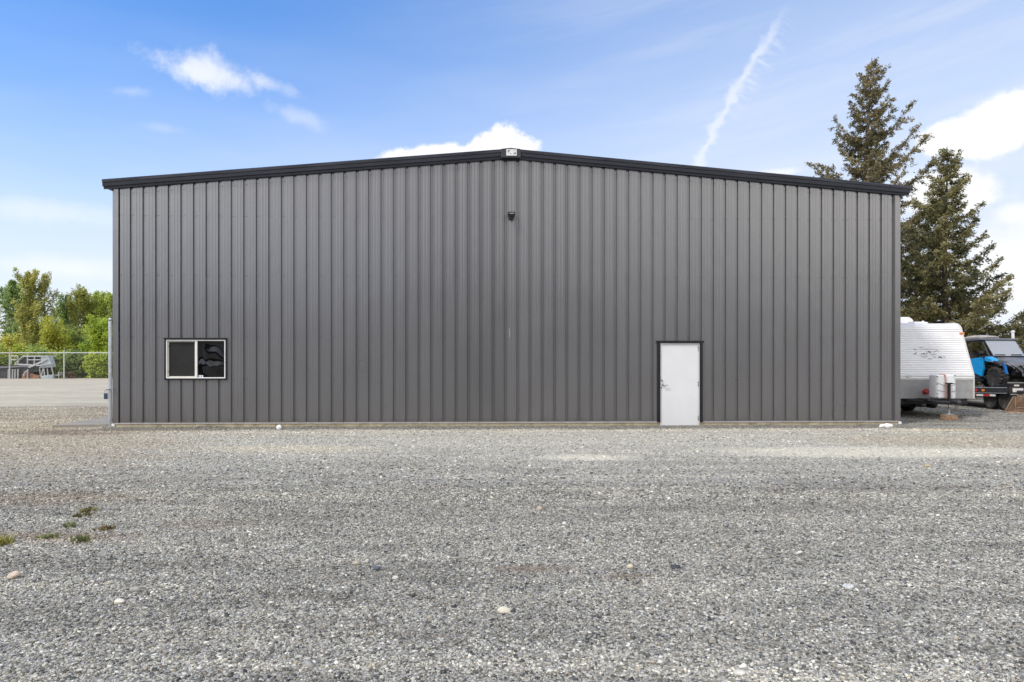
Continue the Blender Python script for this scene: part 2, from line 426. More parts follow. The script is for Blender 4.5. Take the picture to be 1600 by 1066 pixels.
    def build(self, name, m, parent=None, bevel=0.0, smooth=False):
        me = bpy.data.meshes.new(name)
        me.from_pydata(self.v, [], self.f)
        bm = bmesh.new(); bm.from_mesh(me)
        bmesh.ops.recalc_face_normals(bm, faces=bm.faces)
        bm.to_mesh(me); bm.free()
        me.materials.append(m)
        o = bpy.data.objects.new(name, me); COL.objects.link(o)
        if parent is not None:
            o.parent = parent
        if bevel:
            md = o.modifiers.new('Bevel', 'BEVEL'); md.width = bevel; md.segments = 2; md.limit_method = 'ANGLE'; md.angle_limit = R(40)
        if smooth:
            me.polygons.foreach_set('use_smooth', [True] * len(me.polygons))
            md = o.modifiers.new('WN', 'WEIGHTED_NORMAL')
            me.set_sharp_from_angle(angle=R(40))
        return o
def mesh_np(name, verts, faces, m, parent=None, col=None, attr='col'):
    """verts (n,3), faces (k,3|4) arrays; col (n,3) per-vertex colours"""
    me = bpy.data.meshes.new(name)
    nv, (nf, k) = len(verts), faces.shape
    me.vertices.add(nv); me.vertices.foreach_set('co', np.ascontiguousarray(verts, np.float32).ravel())
    me.loops.add(nf * k); me.loops.foreach_set('vertex_index', np.ascontiguousarray(faces, np.int32).ravel())
    me.polygons.add(nf); me.polygons.foreach_set('loop_start', np.arange(0, nf * k, k, dtype=np.int32))
    me.polygons.foreach_set('loop_total', np.full(nf, k, np.int32))
    me.update(calc_edges=True)
    if col is not None:
        a = me.color_attributes.new(attr, 'FLOAT_COLOR', 'POINT')
        c4 = np.ones((nv, 4), np.float32); c4[:, :3] = col
        a.data.foreach_set('color', c4.ravel())
    me.materials.append(m)
    o = bpy.data.objects.new(name, me); COL.objects.link(o)
    if parent is not None:
        o.parent = parent
    return o
def tag(o, label=None, cat=None, group=None, kind=None):
    for k, v in (('label', label), ('category', cat), ('group', group), ('kind', kind)):
        if v:
            o[k] = v
    return o
def thing(name, label, cat, loc=(0, 0, 0), rz=0.0, group=None):
    o = bpy.data.objects.new(name, None); COL.objects.link(o)
    o.location = loc; o.rotation_euler = (0, 0, rz); o.empty_display_size = 0.2
    return tag(o, label, cat, group)
def part_empty(name, parent, loc=(0, 0, 0), rz=0.0):
    o = bpy.data.objects.new(name, None); COL.objects.link(o)
    o.parent = parent; o.location = loc; o.rotation_euler = (0, 0, rz); o.empty_display_size = 0.1
    return o

# ------------------------------------------------------------------ camera, light, sky
cam = bpy.data.cameras.new('camera'); cam.lens = 24.0; cam.sensor_width = 36.0
cam.shift_y = (HY - 533.0) / 1600.0; cam.clip_end = 5000
co = bpy.data.objects.new('camera', cam); COL.objects.link(co)
co.location = (0, 0, H); co.rotation_euler = (R(90), 0, 0)
SC.camera = co
SUN_EL, SUN_AZ = R(52), R(-128)               # azimuth from +y (ahead), clockwise; the sun stands behind the camera to the left
sd = Vector((math.sin(SUN_AZ) * math.cos(SUN_EL), math.cos(SUN_AZ) * math.cos(SUN_EL), math.sin(SUN_EL)))
sl = bpy.data.lights.new('sun', 'SUN'); sl.energy = 2.5; sl.angle = R(9); sl.color = (1.0, 0.945, 0.87)
so = bpy.data.objects.new('sun', sl); COL.objects.link(so)
so.rotation_euler = (-sd).to_track_quat('-Z', 'Y').to_euler(); so.location = sd * 60

def build_world():
    w = bpy.data.worlds.new('World'); SC.world = w; w.use_nodes = True
    nt = w.node_tree; g = G(nt)
    bg = nt.nodes['Background']; bg.inputs['Strength'].default_value = 0.1
    sky = g.node('ShaderNodeTexSky', sky_type='NISHITA', sun_disc=False)
    sky.sun_elevation = SUN_EL; sky.sun_rotation = SUN_AZ; sky.air_density = 1.0; sky.dust_density = 0.6; sky.ozone_density = 2.5
    d = tc(g, 'Generated')
    x, y, z = g.xyz(d)
    az = g.m('MULTIPLY', g.m('ARCTAN2', x, y), 57.2958)
    el = g.m('MULTIPLY', g.m('ARCSINE', z), 57.2958)
    hs = g.node('ShaderNodeHueSaturation'); hs.inputs['Saturation'].default_value = 1.32; hs.inputs['Value'].default_value = 2.4
    g.put(hs.inputs['Color'], sky.outputs[0])
    WHITE = (10.3, 10.35, 10.5)
    c = g.mix(1.0, hs.outputs[0], (1.02, 0.90, 0.97), 'MULTIPLY')
    # pale air towards the horizon
    nh = g.noise(g.comb(g.m('MULTIPLY', az, 0.02), g.m('MULTIPLY', el, 0.10), 0.0), 2.0, 4)
    hz = g.ss(g.m('ADD', g.m('MULTIPLY_ADD', az, -0.11, el), g.m('MULTIPLY', g.m('SUBTRACT', nh, 0.5), 8.0)), 33.0, 2.0)
    c = g.mix(g.m('MULTIPLY', g.m('POWER', hz, 1.3), 0.93), c, (8.1, 8.6, 9.5))
    def ang(px, py):
        vx, vz = (px - CX) / F, (HY - py) / F
        return math.degrees(math.atan2(vx, 1)), math.degrees(math.asin(vz / math.sqrt(vx * vx + 1 + vz * vz)))
    P2 = g.comb(az, el, 0.0)
    big = g.noise(P2, 0.22, 7, 0.58)
    fine = g.noise(P2, 0.62, 8, 0.62)
    nn = g.m('ADD', g.m('MULTIPLY', g.m('SUBTRACT', big, 0.5), 1.5), g.m('MULTIPLY', g.m('SUBTRACT', fine, 0.5), 1.3))
    def cloud(c, px, py, hx, hy, op, rot=0.0, soft=0.55, amp=1.0, col=WHITE):
        a, e = ang(px, py); a2, e2 = ang(px + hx, py); a3, e3 = ang(px, py - hy)
        dd = g.ell(az, el, a, e, abs(a2 - a), abs(e3 - e), R(rot))
        dd = g.m('ADD', dd, g.m('MULTIPLY', nn, amp))
        return g.mix(g.m('MULTIPLY', g.ss(dd, 1.0, 1.0 - soft), op), c, col)
    # thin high streaks
    st = g.noise(g.comb(g.m('MULTIPLY', g.m('ADD', az, g.m('MULTIPLY', el, -1.4)), 0.035), g.m('MULTIPLY', g.m('ADD', el, g.m('MULTIPLY', az, -0.12)), 0.25), 3.0), 1.6, 6, 0.6)
    right = g.ss(az, -12.0, 32.0, 0.05, 0.9)
    c = g.mix(g.ss(az, -30.0, 34.0, 0.0, 0.42), c, (7.0, 7.9, 9.4))
    c = g.mix(g.m('MULTIPLY', g.m('MULTIPLY', g.ss(st, 0.42, 0.75), 0.42), right), c, (8.2, 8.7, 9.7))
    pale = (8.5, 9.0, 10.0)
    c = cloud(c, 325, 112, 112, 40, 0.72, -4, 0.9, 1.1, pale)
    c = cloud(c, 310, 116, 80, 28, 0.5, 0, 0.95, 1.0, WHITE)
    c = cloud(c, 205, 143, 50, 14, 0.28, 6, 0.95, 1.1, pale)
    c = cloud(c, 425, 132, 50, 16, 0.45, -12, 0.95, 1.1, pale)
    c = cloud(c, 465, 183, 62, 18, 0.38, -14, 0.95, 1.0, pale)
    c = cloud(c, 255, 200, 45, 11, 0.2, 0, 0.95, 0.8, pale)
    c = cloud(c, 120, 420, 150, 30, 0.5, 0, 0.95, 0.6, WHITE)
    c = cloud(c, 60, 330, 190, 30, 0.35, 0, 0.95, 0.6, WHITE)
    c = cloud(c, 782, 246, 66, 52, 1.0, 0, 0.25, 0.6)
    c = cloud(c, 668, 246, 88, 24, 1.0, 8, 0.3, 0.6)
    c = cloud(c, 1215, 270, 50, 9, 0.6, 0, 0.8, 0.5)
    c = cloud(c, 1580, 190, 120, 55, 1.0, 14, 0.3, 0.5)
    c = cloud(c, 1500, 215, 80, 36, 0.95, 0, 0.35, 0.55)
    c = cloud(c, 1475, 300, 95, 48, 0.95, -8, 0.4, 0.5)
    c = cloud(c, 1600, 420, 160, 130, 0.95, 0, 0.9, 0.5)
    c = cloud(c, 1590, 335, 60, 22, 0.7, 0, 0.8, 0.5)
    # clouds added out of view behind the camera, for light and wall reflections
    BRIGHT = (16.5, 16.0, 15.2)
    for (a, e, ra, re) in ((150, 32, 46, 20), (-150, 40, 44, 22), (90, 34, 34, 14), (-100, 30, 34, 13), (179.9, 66, 120, 16), (-148, 21, 48, 17), (140, 18, 40, 15)):
        dd = g.m('ADD', g.ell(az, el, a, e, ra, re), nn)
        c = g.mix(g.ss(dd, 1.0, 0.5), c, BRIGHT)
    for a, ra in ((179.5, 26), (-179.5, 26)):  # dimmer cloud added behind the camera to darken the wall's middle reflection
        dd = g.m('ADD', g.ell(az, el, a, 20, ra, 24), g.m('MULTIPLY', nn, 0.7))
        c = g.mix(g.m('MULTIPLY', g.ss(dd, 1.1, 0.3), 0.92), c, (6.6, 6.4, 6.8))
    # contrail: a ragged line across the sky
    (a0, e0), (a1, e1) = ang(1088, 262), ang(1232, 10)
    L = math.hypot(a1 - a0, e1 - e0); ux, uy = (a1 - a0) / L, (e1 - e0) / L
    dx, dy = g.m('SUBTRACT', az, a0), g.m('SUBTRACT', el, e0)
    t = g.m('DIVIDE', g.m('MULTIPLY_ADD', dx, ux, g.m('MULTIPLY', dy, uy)), L)
    s = g.m('MULTIPLY_ADD', dx, uy, g.m('MULTIPLY', dy, -ux))
    wig = g.m('MULTIPLY', g.m('SUBTRACT', g.noise(g.comb(g.m('MULTIPLY', t, 7.0), 0.0, 5.0), 1.0, 3), 0.5), 1.6)
    bow = g.m('MULTIPLY', g.m('SINE', g.m('MULTIPLY', t, 3.14)), -0.45)
    s2 = g.m('SUBTRACT', s, g.m('ADD', wig, bow))
    wid = g.ss(g.noise(g.comb(g.m('MULTIPLY', t, 11.0), 0.0, 9.0), 1.0, 2), 0.3, 0.7, 0.25, 0.75)
    core = g.m('MULTIPLY', g.ss(g.m('ADD', g.m('DIVIDE', g.m('ABSOLUTE', s2), wid), g.m('MULTIPLY', g.m('SUBTRACT', fine, 0.5), 2.6)), 1.15, 0.0), 0.46)
    fr = g.noise(g.comb(g.m('MULTIPLY', t, 34.0), g.m('MULTIPLY', s, 0.35), 2.0), 1.0, 5)
    feather = g.m('MULTIPLY', g.m('MULTIPLY', g.ss(s2, -0.1, 0.15), g.ss(s2, 2.0, 0.2)), g.m('MULTIPLY', g.ss(fr, 0.40, 0.72), 0.40))
    feather = g.m('MULTIPLY', feather, g.ss(t, 0.2, 0.6))
    ends = g.m('MULTIPLY', g.ss(t, -0.35, 0.0), g.ss(t, 1.05, 0.72))
    c = g.mix(g.m('MULTIPLY', g.m('MAXIMUM', core, feather), ends), c, WHITE)
    g.put(bg.inputs['Color'], c)
build_world()
vs_ = SC.view_settings
SC.display_settings.display_device = 'sRGB'
vs_.view_transform = 'Standard'; vs_.look = 'None'; vs_.gamma = 1; vs_.exposure = 0.05; vs_.use_curve_mapping = False

# ------------------------------------------------------------------ ground
g_ = MB().add([(-600, -200, 0), (600, -200, 0), (600, 900, 0), (-600, 900, 0)], [(0, 1, 2, 3)]).build('ground', M['ground'])
tag(g_, kind='structure')

def scatter_gravel():
    def batch(n, d0, d1, s0, s1, pw, side=3.0):
        u = rng.random(n)
        d = (d0 ** pw + u * (d1 ** pw - d0 ** pw)) ** (1 / pw)
        x = (rng.random(n) * 2 - 1) * (d * 0.76 + side)
        s = np.exp(rng.normal(0, 0.38, n).clip(-1.0, 0.62)) * (s0 + (s1 - s0) * rng.random(n) ** 2)
        return x, d, s
    bs = [batch(460000, 3.1, 9.0, 0.0031, 0.0061, 1.25), batch(105000, 8.0, 16.0, 0.0058, 0.0095, 1.6), batch(1800, 3.4, 16.0, 0.009, 0.013, 1.6)]
    x = np.concatenate([b[0] for b in bs]); y = np.concatenate([b[1] for b in bs]); s = np.concatenate([b[2] for b in bs])
    keep = y < 16.25 + 0.028 * x
    x, y, s = x[keep], y[keep], s[keep]
    # beside the building, and the rougher strip along its wall
    n = 22000
    x2 = np.concatenate([rng.uniform(-18.5, -10.0, n), rng.uniform(9.9, 20.0, n), rng.uniform(-9.8, 9.8, 26000)])
    y2 = np.concatenate([15.5 + 7.5 * rng.random(n) ** 1.3, 15.5 + 9.0 * rng.random(n) ** 1.3, 16.62 + 0.0 - 1.0 * rng.random(26000) ** 1.7])
    y2[-26000:] += 0.028 * x2[-26000:]
    s2 = 0.0075 + 0.009 * rng.random(len(x2)) ** 2
    k2 = (np.abs(x2) > 9.8) | (y2 < 16.645 + 0.028 * x2)
    x = np.concatenate([x, x2[k2]]); y = np.concatenate([y, y2[k2]]); s = np.concatenate([s, s2[k2]])
    keep = np.ones(len(x), bool)
    gap = 16.66 + 0.028 * x - y
    heap = np.where((np.abs(x) < 9.8) & (gap < 0.42) & (np.abs(x - 4.08) > 0.75), np.clip(1 - gap / 0.42, 0, 1) * (0.004 + 0.014 * np.sin(x * 2.3) + 0.014 * np.sin(x * 5.1 + 1)) , 0).clip(0)
    # loose, thin cover where the photo shows compacted dust
    for cx, cy, rx, ry in ((1.25, 11.55, 1.0, 0.45), (6.6, 12.2, 3.2, 0.8), (0.2, 5.52, 0.3, 0.06)):
        keep &= ~((((x - cx) / rx) ** 2 + ((y - cy) / ry) ** 2 < 1) & (rng.random(len(x)) < 0.7))
    x, y, s = x[keep], y[keep], s[keep]
    n = len(x)
    base = np.array([(-1, -1, -1), (1, -1, -1), (1, 1, -1), (-1, 1, -1), (-1, -1, 1), (1, -1, 1), (1, 1, 1), (-1, 1, 1)], np.float32)
    v = base[None] * (0.62 + 0.75 * rng.random((n, 8, 1))) + rng.normal(0, 0.16, (n, 8, 3))
    v *= np.stack([0.75 + 0.7 * rng.random(n), 0.7 + 0.4 * rng.random(n), 0.42 + 0.35 * rng.random(n)], -1)[:, None, :]
    th = rng.random(n) * 6.2832
    tl = rng.normal(0, 0.35, n)
    c, s_ = np.cos(tl)[:, None], np.sin(tl)[:, None]
    yy, zz = v[..., 1] * c - v[..., 2] * s_, v[..., 1] * s_ + v[..., 2] * c
    c, s_ = np.cos(th)[:, None], np.sin(th)[:, None]
    xx, yy = v[..., 0] * c - yy * s_, v[..., 0] * s_ + yy * c
    v = np.stack([xx, yy, zz], -1) * s[:, None, None]
    v[..., 0] += x[:, None]; v[..., 1] += y[:, None]; v[..., 2] += (s * 0.22 + heap[keep] * rng.random(n))[:, None]
    f = np.array([(0, 3, 2, 1), (4, 5, 6, 7), (0, 1, 5, 4), (1, 2, 6, 5), (2, 3, 7, 6), (3, 0, 4, 7)])
    faces = (f[None] + (np.arange(n) * 8)[:, None, None]).reshape(-1, 4)
    # stone colours
    k = rng.random(n)
    g0 = 0.085 + 0.36 * rng.random(n)
    bl = rng.random(n); col = np.stack([g0 * (1.06 - 0.06 * bl), g0 * 1.01, g0 * (0.90 + 0.08 * bl)], -1)
    li = k > 0.80; w = 0.36 + 0.22 * rng.random(n); col[li] = np.stack([w, w * 0.98, w * 0.93], -1)[li]
    br = (k > 0.72) & (k <= 0.80); w = 0.17 + 0.16 * rng.random(n); col[br] = np.stack([w * 1.12, w, w * 0.82], -1)[br]
    dk = k < 0.09; w = 0.045 + 0.06 * rng.random(n); col[dk] = np.stack([w * 0.95, w, w * 1.1], -1)[dk]
    wh = k > 0.962; w = 0.60 + 0.16 * rng.random(n); col[wh] = np.stack([w, w * 0.98, w * 0.93], -1)[wh]
    o = mesh_np('gravel', v.reshape(-1, 3), faces, M['stone'], None, np.repeat(col, 8, 0))
    tag(o, 'loose crushed grey gravel spread over the yard', 'gravel', kind='stuff')
scatter_gravel()

# notable single rocks
def rock(px, py, w, h, col, label, seed, kind='rock'):
    p = GP(px, py); sc = p.y / F
    o = MB().blob((0, 0, 0), (w * sc / 2, w * sc * 0.42, h * sc / 2), seed, 3, 0.30)
    mt = mat('rock_surface', col, 0.85, var=0.16, scale=30, bump=0.006, bscale=90)
    ob = o.build(kind, mt)
    ob.location = (p.x, p.y, h * sc * 0.32); ob.rotation_euler = (random.uniform(-.2, .2), random.uniform(-.2, .2), random.uniform(-0.5, 0.5))
    ob.data.polygons.foreach_set('use_smooth', [seed % 2 == 0] * len(ob.data.polygons))
    tag(ob, label, 'rock', 'larger rocks lying in the gravel')
for r_ in (
    (20, 904, 17, 13, (0.55, 0.46, 0.37), 'pinkish pale angular rock in the gravel below the weeds at the frame edge'),
    (212, 925, 16, 11, (0.33, 0.33, 0.30), 'dull grey rounded rock just behind a white one in the gravel'),
    (187, 943, 17, 9, (0.70, 0.66, 0.56), 'smooth creamy white oval rock just in front of a grey one'),
    (557, 883, 12, 9, (0.40, 0.36, 0.28), 'tan rock lying beside a small dark blue-grey rock'),
    (589, 891, 12, 9, (0.10, 0.12, 0.15), 'dark blue-grey rock lying beside a small tan rock'),
    (618, 905, 11, 6, (0.60, 0.58, 0.53), 'flat whitish rock right of the dark blue-grey rock'),
    (787, 957, 19, 10, (0.66, 0.62, 0.50), 'broad creamy rock in the gravel below the middle of the frame'),
    (843, 797, 9, 8, (0.46, 0.38, 0.31), 'small pinkish brown block alone on the grey gravel in front of the wall'),
    (984, 888, 11, 8, (0.55, 0.50, 0.36), 'yellowish cream rock beside the brown dirt stain'),
    (1327, 918, 18, 6, (0.52, 0.53, 0.50), 'long flat pale grey rock in the gravel on the side towards the trailers'),
    (1155, 1054, 20, 8, (0.62, 0.60, 0.54), 'flat whitish rock at the lower edge of the gravel'),
    (1248, 866, 12, 6, (0.58, 0.55, 0.48), 'small cream wedge of rock in front of the white door side'),
    (1448, 730, 10, 6, (0.44, 0.37, 0.23), 'small yellowish rock on the pale dusty gravel near the caravan'),
    (1379, 668, 9, 6, (0.80, 0.79, 0.76), 'smaller white lump at the foot of the wall corner beside the caravan'),
    (1388, 668.5, 11, 8, (0.82, 0.81, 0.78), 'larger white lump at the foot of the wall corner beside the caravan')):
    rock(*r_, seed=hash(r_[:2]) % 997)

# weeds
def weed(px, py, wpx, hpx, c0, c1, label, seed):
    p = GP(px, py); sc = p.y / F
    r = np.random.default_rng(seed)
    n = 70
    base = np.stack([r.normal(0, wpx * sc * 0.26, n), r.normal(0, wpx * sc * 0.26, n), np.zeros(n)], -1)
    ln = hpx * sc * (0.5 + r.random(n) * 0.8)
    dirv = np.stack([r.normal(0, 0.6, n), r.normal(0, 0.6, n), np.ones(n)], -1); dirv /= np.linalg.norm(dirv, axis=1)[:, None]
    side = np.stack([np.cos(r.random(n) * 6.28), np.sin(r.random(n) * 6.28), np.zeros(n)], -1) * (0.006 + 0.006 * r.random(n))[:, None]
    mid = base + dirv * ln[:, None] * 0.55
    tip = base + dirv * ln[:, None] + np.stack([dirv[:, 0] * ln * 0.4, dirv[:, 1] * ln * 0.4, -ln * 0.1], -1)
    v = np.stack([base - side, base + side, mid + side * 0.9, tip, mid - side * 0.9], 1)
    f1 = np.array([(0, 1, 2, 4), (4, 2, 3, 3)])
    o = (np.arange(n) * 5)[:, None]
    quads = np.array([0, 1, 2, 4])[None] + o
    tris = np.array([4, 2, 3])[None] + o
    faces = np.concatenate([np.concatenate([quads[:, [0, 1, 2]], quads[:, [0, 2, 3]]]), tris])
    k = r.random(n)[:, None]
    col = np.repeat((np.array(c0) * (1 - k) + np.array(c1) * k), 5, 0)
    ob = mesh_np('weed', v.reshape(-1, 3), faces, M['grass'], None, col)
    ob.location = p
    tag(ob, label, 'weed', 'weeds growing in the gravel')
GR0, GR1, BR0, BR1 = (0.13, 0.15, 0.055), (0.27, 0.29, 0.12), (0.16, 0.11, 0.05), (0.24, 0.19, 0.09)
weed(5, 851, 22, 18, (0.25, 0.25, 0.07), (0.45, 0.41, 0.13), 'bright yellow-green weed tuft cut by the frame edge', 1)
weed(75, 840, 30, 8, GR0, GR1, 'low flat green weed between the yellow tuft and the round green one', 2)
weed(129, 846, 22, 12, GR0, GR1, 'round green weed tuft nearest the camera in the gravel', 3)
weed(137, 800, 18, 9, BR0, GR1, 'brownish green weed tuft farthest back of the weed patch', 4)
weed(130, 806, 30, 6, BR0, GR0, 'thin olive weed sprig right in front of the farthest tuft', 5)
weed(165, 827, 24, 7, BR0, BR1, 'dry brown weed tuft on the side of the patch towards the building', 6)
weed(110, 823, 14, 9, GR1, (0.25, 0.27, 0.16), 'small grey-green weed in the middle of the weed patch', 8)

# ------------------------------------------------------------------ the metal building
YAW = R(1.6); BC = Vector((-0.03, 16.67, 0))
cy_, sy_ = math.cos(YAW), math.sin(YAW)
def wl(px, py):
    u = (px - CX) / F
    t = (-sy_ * BC.x + cy_ * BC.y) / (-sy_ * u + cy_)
    X, Y = u * t - BC.x, t - BC.y
    return X * cy_ + Y * sy_, H - (py - HY) / F * t
bld = thing('metal_building', 'long charcoal grey metal workshop building with shallow gable roof and white door', 'building', BC, YAW)
XL, XR = wl(178, 500)[0], wl(1405, 500)[0]
ZB = 0.105
ZP = wl(798, 250)[1]; SLL = (ZP - wl(178, 297)[1]) / -XL; SLR = (ZP - wl(1405, 307)[1]) / XR
def ztop(x):
    return ZP + (SLL * x if x < 0 else -SLR * x)
WX0, WZ1 = wl(258, 529); WX1, WZ0 = wl(355, 593.5)
DX0, DZ1 = wl(1026.8, 534.5); DX1, _ = wl(1097, 600); DZ0 = wl(1060, 667)[1]
OPEN = [(WX0 + 0.02, WX1 - 0.02, WZ0 + 0.02, WZ1 - 0.02), (DX0 + 0.02, DX1 - 0.02, -1, DZ1 - 0.02)]
GX0 = wl(809, 300)[0]                          # a groove in the photo
PITCH = 0.300
def profile():
    pts = []
    k = math.floor((XL - GX0) / PITCH) - 1
    while True:
        x = GX0 + k * PITCH
        if x > XR + 0.4:
            break
        for dx, y in ((-0.036, 0), (-0.022, 0.039), (0.022, 0.039), (0.036, 0), (0.098, 0), (0.108, -0.0025), (0.120, -0.0025), (0.130, 0), (0.170, 0), (0.180, -0.0025), (0.192, -0.0025), (0.202, 0)):
            pts.append((x + dx, y))
        k += 1
    def yat(x):
        for (x0, y0), (x1, y1) in zip(pts, pts[1:]):
            if x0 <= x <= x1:
                return y0 + (y1 - y0) * (x - x0) / max(1e-9, x1 - x0)
        return 0
    extra = [XL, XR, 0.0] + [e for o in OPEN for e in o[:2]]
    pts += [(e, yat(e)) for e in extra]
    return sorted(p for p in pts if XL - 1e-6 <= p[0] <= XR + 1e-6)
def front_wall():
    mb = MB(); tints = []
    pr = profile(); rp = random.Random(5)
    sheet = {}
    for (x0, y0), (x1, y1) in zip(pr, pr[1:]):
        if x1 - x0 < 1e-6:
            continue
        xm = (x0 + x1) / 2
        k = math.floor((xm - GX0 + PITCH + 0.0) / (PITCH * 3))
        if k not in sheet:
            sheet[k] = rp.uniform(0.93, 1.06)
            sheet[k] = {-1: 0.74, -2: 0.82, -3: 0.90, 0: 1.06}.get(k, sheet[k])  # sheets beside the centre seam: their differing reflection is put into the colour
        iv = [(ZB, None)]
        for ox0, ox1, oz0, oz1 in OPEN:
            if ox0 - 1e-6 <= xm <= ox1 + 1e-6:
                iv = ([(ZB, oz0)] if oz0 > ZB else []) + [(oz1, None)]
        for a, b_ in iv:
            zs0 = [a, ztop(x0) + 0.06 if b_ is None else b_]; zs1 = [a, ztop(x1) + 0.06 if b_ is None else b_]
            mb.add([(x0, y0, zs0[0]), (x1, y1, zs1[0]), (x1, y1, zs1[1]), (x0, y0, zs0[1])], [(0, 1, 2, 3)])
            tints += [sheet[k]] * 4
    # screw heads along the girts
    gz = [wl(800, py)[1] for py in (655, 593, 527, 432, 340)] 
    k = math.floor((XL - GX0) / PITCH)
    while GX0 + k * PITCH < XR - 0.05:
        xg = GX0 + k * PITCH
        for z in gz + [ztop(xg) - 0.10]:
            for dx, yy in ((0.0, 0.039), (0.062, 0.0)) if z != gz[0] else ((0.062, 0.0), (-0.062, 0.0)):
                x = xg + dx
                if x < XL + 0.03 or z > ztop(x) or any(o[0] - .08 < x < o[1] + .08 and o[2] - .08 < z < o[3] + .08 for o in OPEN):
                    continue
                n0 = len(mb.v)
                mb.cyl((x, yy, z), (x, yy - 0.010, z), 0.012, 0.008, 6)
                tints += [0.45] * (len(mb.v) - n0)
        k += 1
    me = bpy.data.meshes.new('front_wall'); me.from_pydata(mb.v, [], mb.f)
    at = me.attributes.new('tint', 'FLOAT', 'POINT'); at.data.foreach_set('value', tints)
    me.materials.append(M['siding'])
    o = bpy.data.objects.new('front_wall', me); COL.objects.link(o); o.parent = bld
front_wall()
DEPTH = 26.0
def plain_wall(x0, x1, y0, y1):
    mb = MB()
    me = mb.b2((x0, y0, ZB), (x1, y1, min(ztop(XL), ztop(XR)) - 0.05))
    o = mb.build('side_wall', M['siding'], bld)
    at = o.data.attributes.new('tint', 'FLOAT', 'POINT'); at.data.foreach_set('value', [1.0] * len(o.data.vertices))
plain_wall(XL + 0.004, XL + 0.05, 0.06, DEPTH); plain_wall(XR - 0.05, XR - 0.004, 0.06, DEPTH)
bw = MB().prism([(XL + .06, ZB), (XR - .06, ZB), (XR - .06, ztop(XR) - 0.1), (0, ZP - 0.1), (XL + .06, ztop(XL) - 0.1)], DEPTH - 0.06, DEPTH - 0.01, 'y').build('rear_wall', M['siding'], bld)
at = bw.data.attributes.new('tint', 'FLOAT', 'POINT'); at.data.foreach_set('value', [1.0] * len(bw.data.vertices))
MB().b2((XL + 0.08, 0.25, 0.0), (XR - 0.08, 0.27, 2.9)).build('dark_backing', M['dark_open'], bld)  # dark sheet behind the openings, painted as the unlit interior
# corner trims: vertical L-shapes
for xa, s_ in ((XL, 1), (XR, -1)):
    mb = MB()
    mb.b2((xa - s_ * 0.022, -0.020, ZB - 0.015), (xa + s_ * 0.115, -0.006, ztop(xa) + 0.03))
    mb.b2((xa - s_ * 0.022, -0.006, ZB - 0.015), (xa - s_ * 0.008, 0.14, ztop(xa) + 0.03))
    o = mb.build('corner_trim', M['siding'], bld, 0.003)
    at = o.data.attributes.new('tint', 'FLOAT', 'POINT'); at.data.foreach_set('value', [1.08] * len(o.data.vertices))
for xa in (XL - 0.005, XR + 0.005):
    MB().b2((xa - 0.035, -0.04, ZB - 0.085), (xa + 0.035, 0.03, ZB - 0.018)).build('corner_cap', M['vinyl'], bld, 0.008)
# drip flashing and foundation
mb = MB()
for a, b_ in ((XL + 0.03, DX0 - 0.005), (DX1 + 0.005, XR - 0.03)):
    mb.b2((a, -0.022, ZB - 0.014), (b_, 0.04, ZB))
    mb.b2((a, -0.024, ZB - 0.030), (b_, -0.020, ZB - 0.010))
mb.build('drip_flashing', M['drip'], bld)
MB().b2((XL + 0.05, -0.012, -0.3), (XR - 0.05, 0.25, ZB - 0.016)).build('foundation', M['concrete'], bld)
# rake trim along the gable
EX = 0.205
def rake(side):
    xa = XL - EX if side < 0 else XR + EX
    SL = SLL if side < 0 else SLR
    # outline (outward y, height above wall top line)
    pr = [(0.02, 0.24), (-0.135, 0.24), (-0.150, 0.228), (-0.142, 0.166), (-0.120, 0.159), (-0.120, 0.150), (-0.134, 0.143), (-0.120, 0.078), (-0.072, 0.070), (-0.066, 0.024), (-0.040, 0.020), (-0.040, 0.042), (0.02, 0.042)]
    mb = MB()
    x0 = side * 0.20
    n = len(pr); segs = 14; vs = []
    for i in range(segs + 1):
        x = x0 + (xa - x0) * i / segs
        wv = 0.004 * math.sin(i * 2.1 + side)
        for y, z in pr:
            cut = 1.0
            vs.append((x, y + wv * (z < 0.2), ZP - SL * abs(x) + z))
    fs = []
    for i in range(segs):
        for j in range(n):
            k = (j + 1) % n
            fs.append((i * n + j, i * n + k, (i + 1) * n + k, (i + 1) * n + j))
    fs += [tuple(range(n)), tuple(segs * n + j for j in range(n))]
    mb.add(vs, fs)
    mb.build('rake_trim', M['trim'], bld)
rake(-1); rake(1)
# peak box covering the joint of the two rakes
pk = MB()
pk.prism([(-0.235, ZP - 0.205 * SLL + 0.030), (0.235, ZP - 0.205 * SLR + 0.030), (0.235, ZP - 0.235 * SLR + 0.246), (0.0, ZP + 0.252), (-0.235, ZP - 0.235 * SLL + 0.246)], -0.158, -0.02, 'y')
pk.build('peak_cap', M['trim'], bld, 0.008)
MB().b2((-0.20, -0.05, ZP - 0.022), (0.20, -0.004, ZP + 0.010)).build('peak_flashing', M['black_trim'], bld)
# gutters along both eaves
for side, xa in ((-1, XL), (1, XR)):
    z0 = ztop(xa)
    pr = [(xa + side * 0.012, z0 + 0.16), (xa + side * 0.200, z0 + 0.205), (xa + side * 0.205, z0 + 0.12), (xa + side * 0.165, z0 + 0.025), (xa + side * 0.012, z0 - 0.035)]
    MB().prism(pr, -0.055, DEPTH, 'y').build('gutter', M['trim'], bld, 0.006)
# roof sheets
for side in (-1, 1):
    SL = SLL if side < 0 else SLR; xa = XL - 0.16 if side < 0 else XR + 0.16
    MB().prism([(0, ZP + 0.20), (xa, ZP - SL * abs(xa) + 0.20), (xa, ZP - SL * abs(xa) + 0.15), (0, ZP + 0.15)], 0.03, DEPTH, 'y').build('roof', M['roof'], bld)

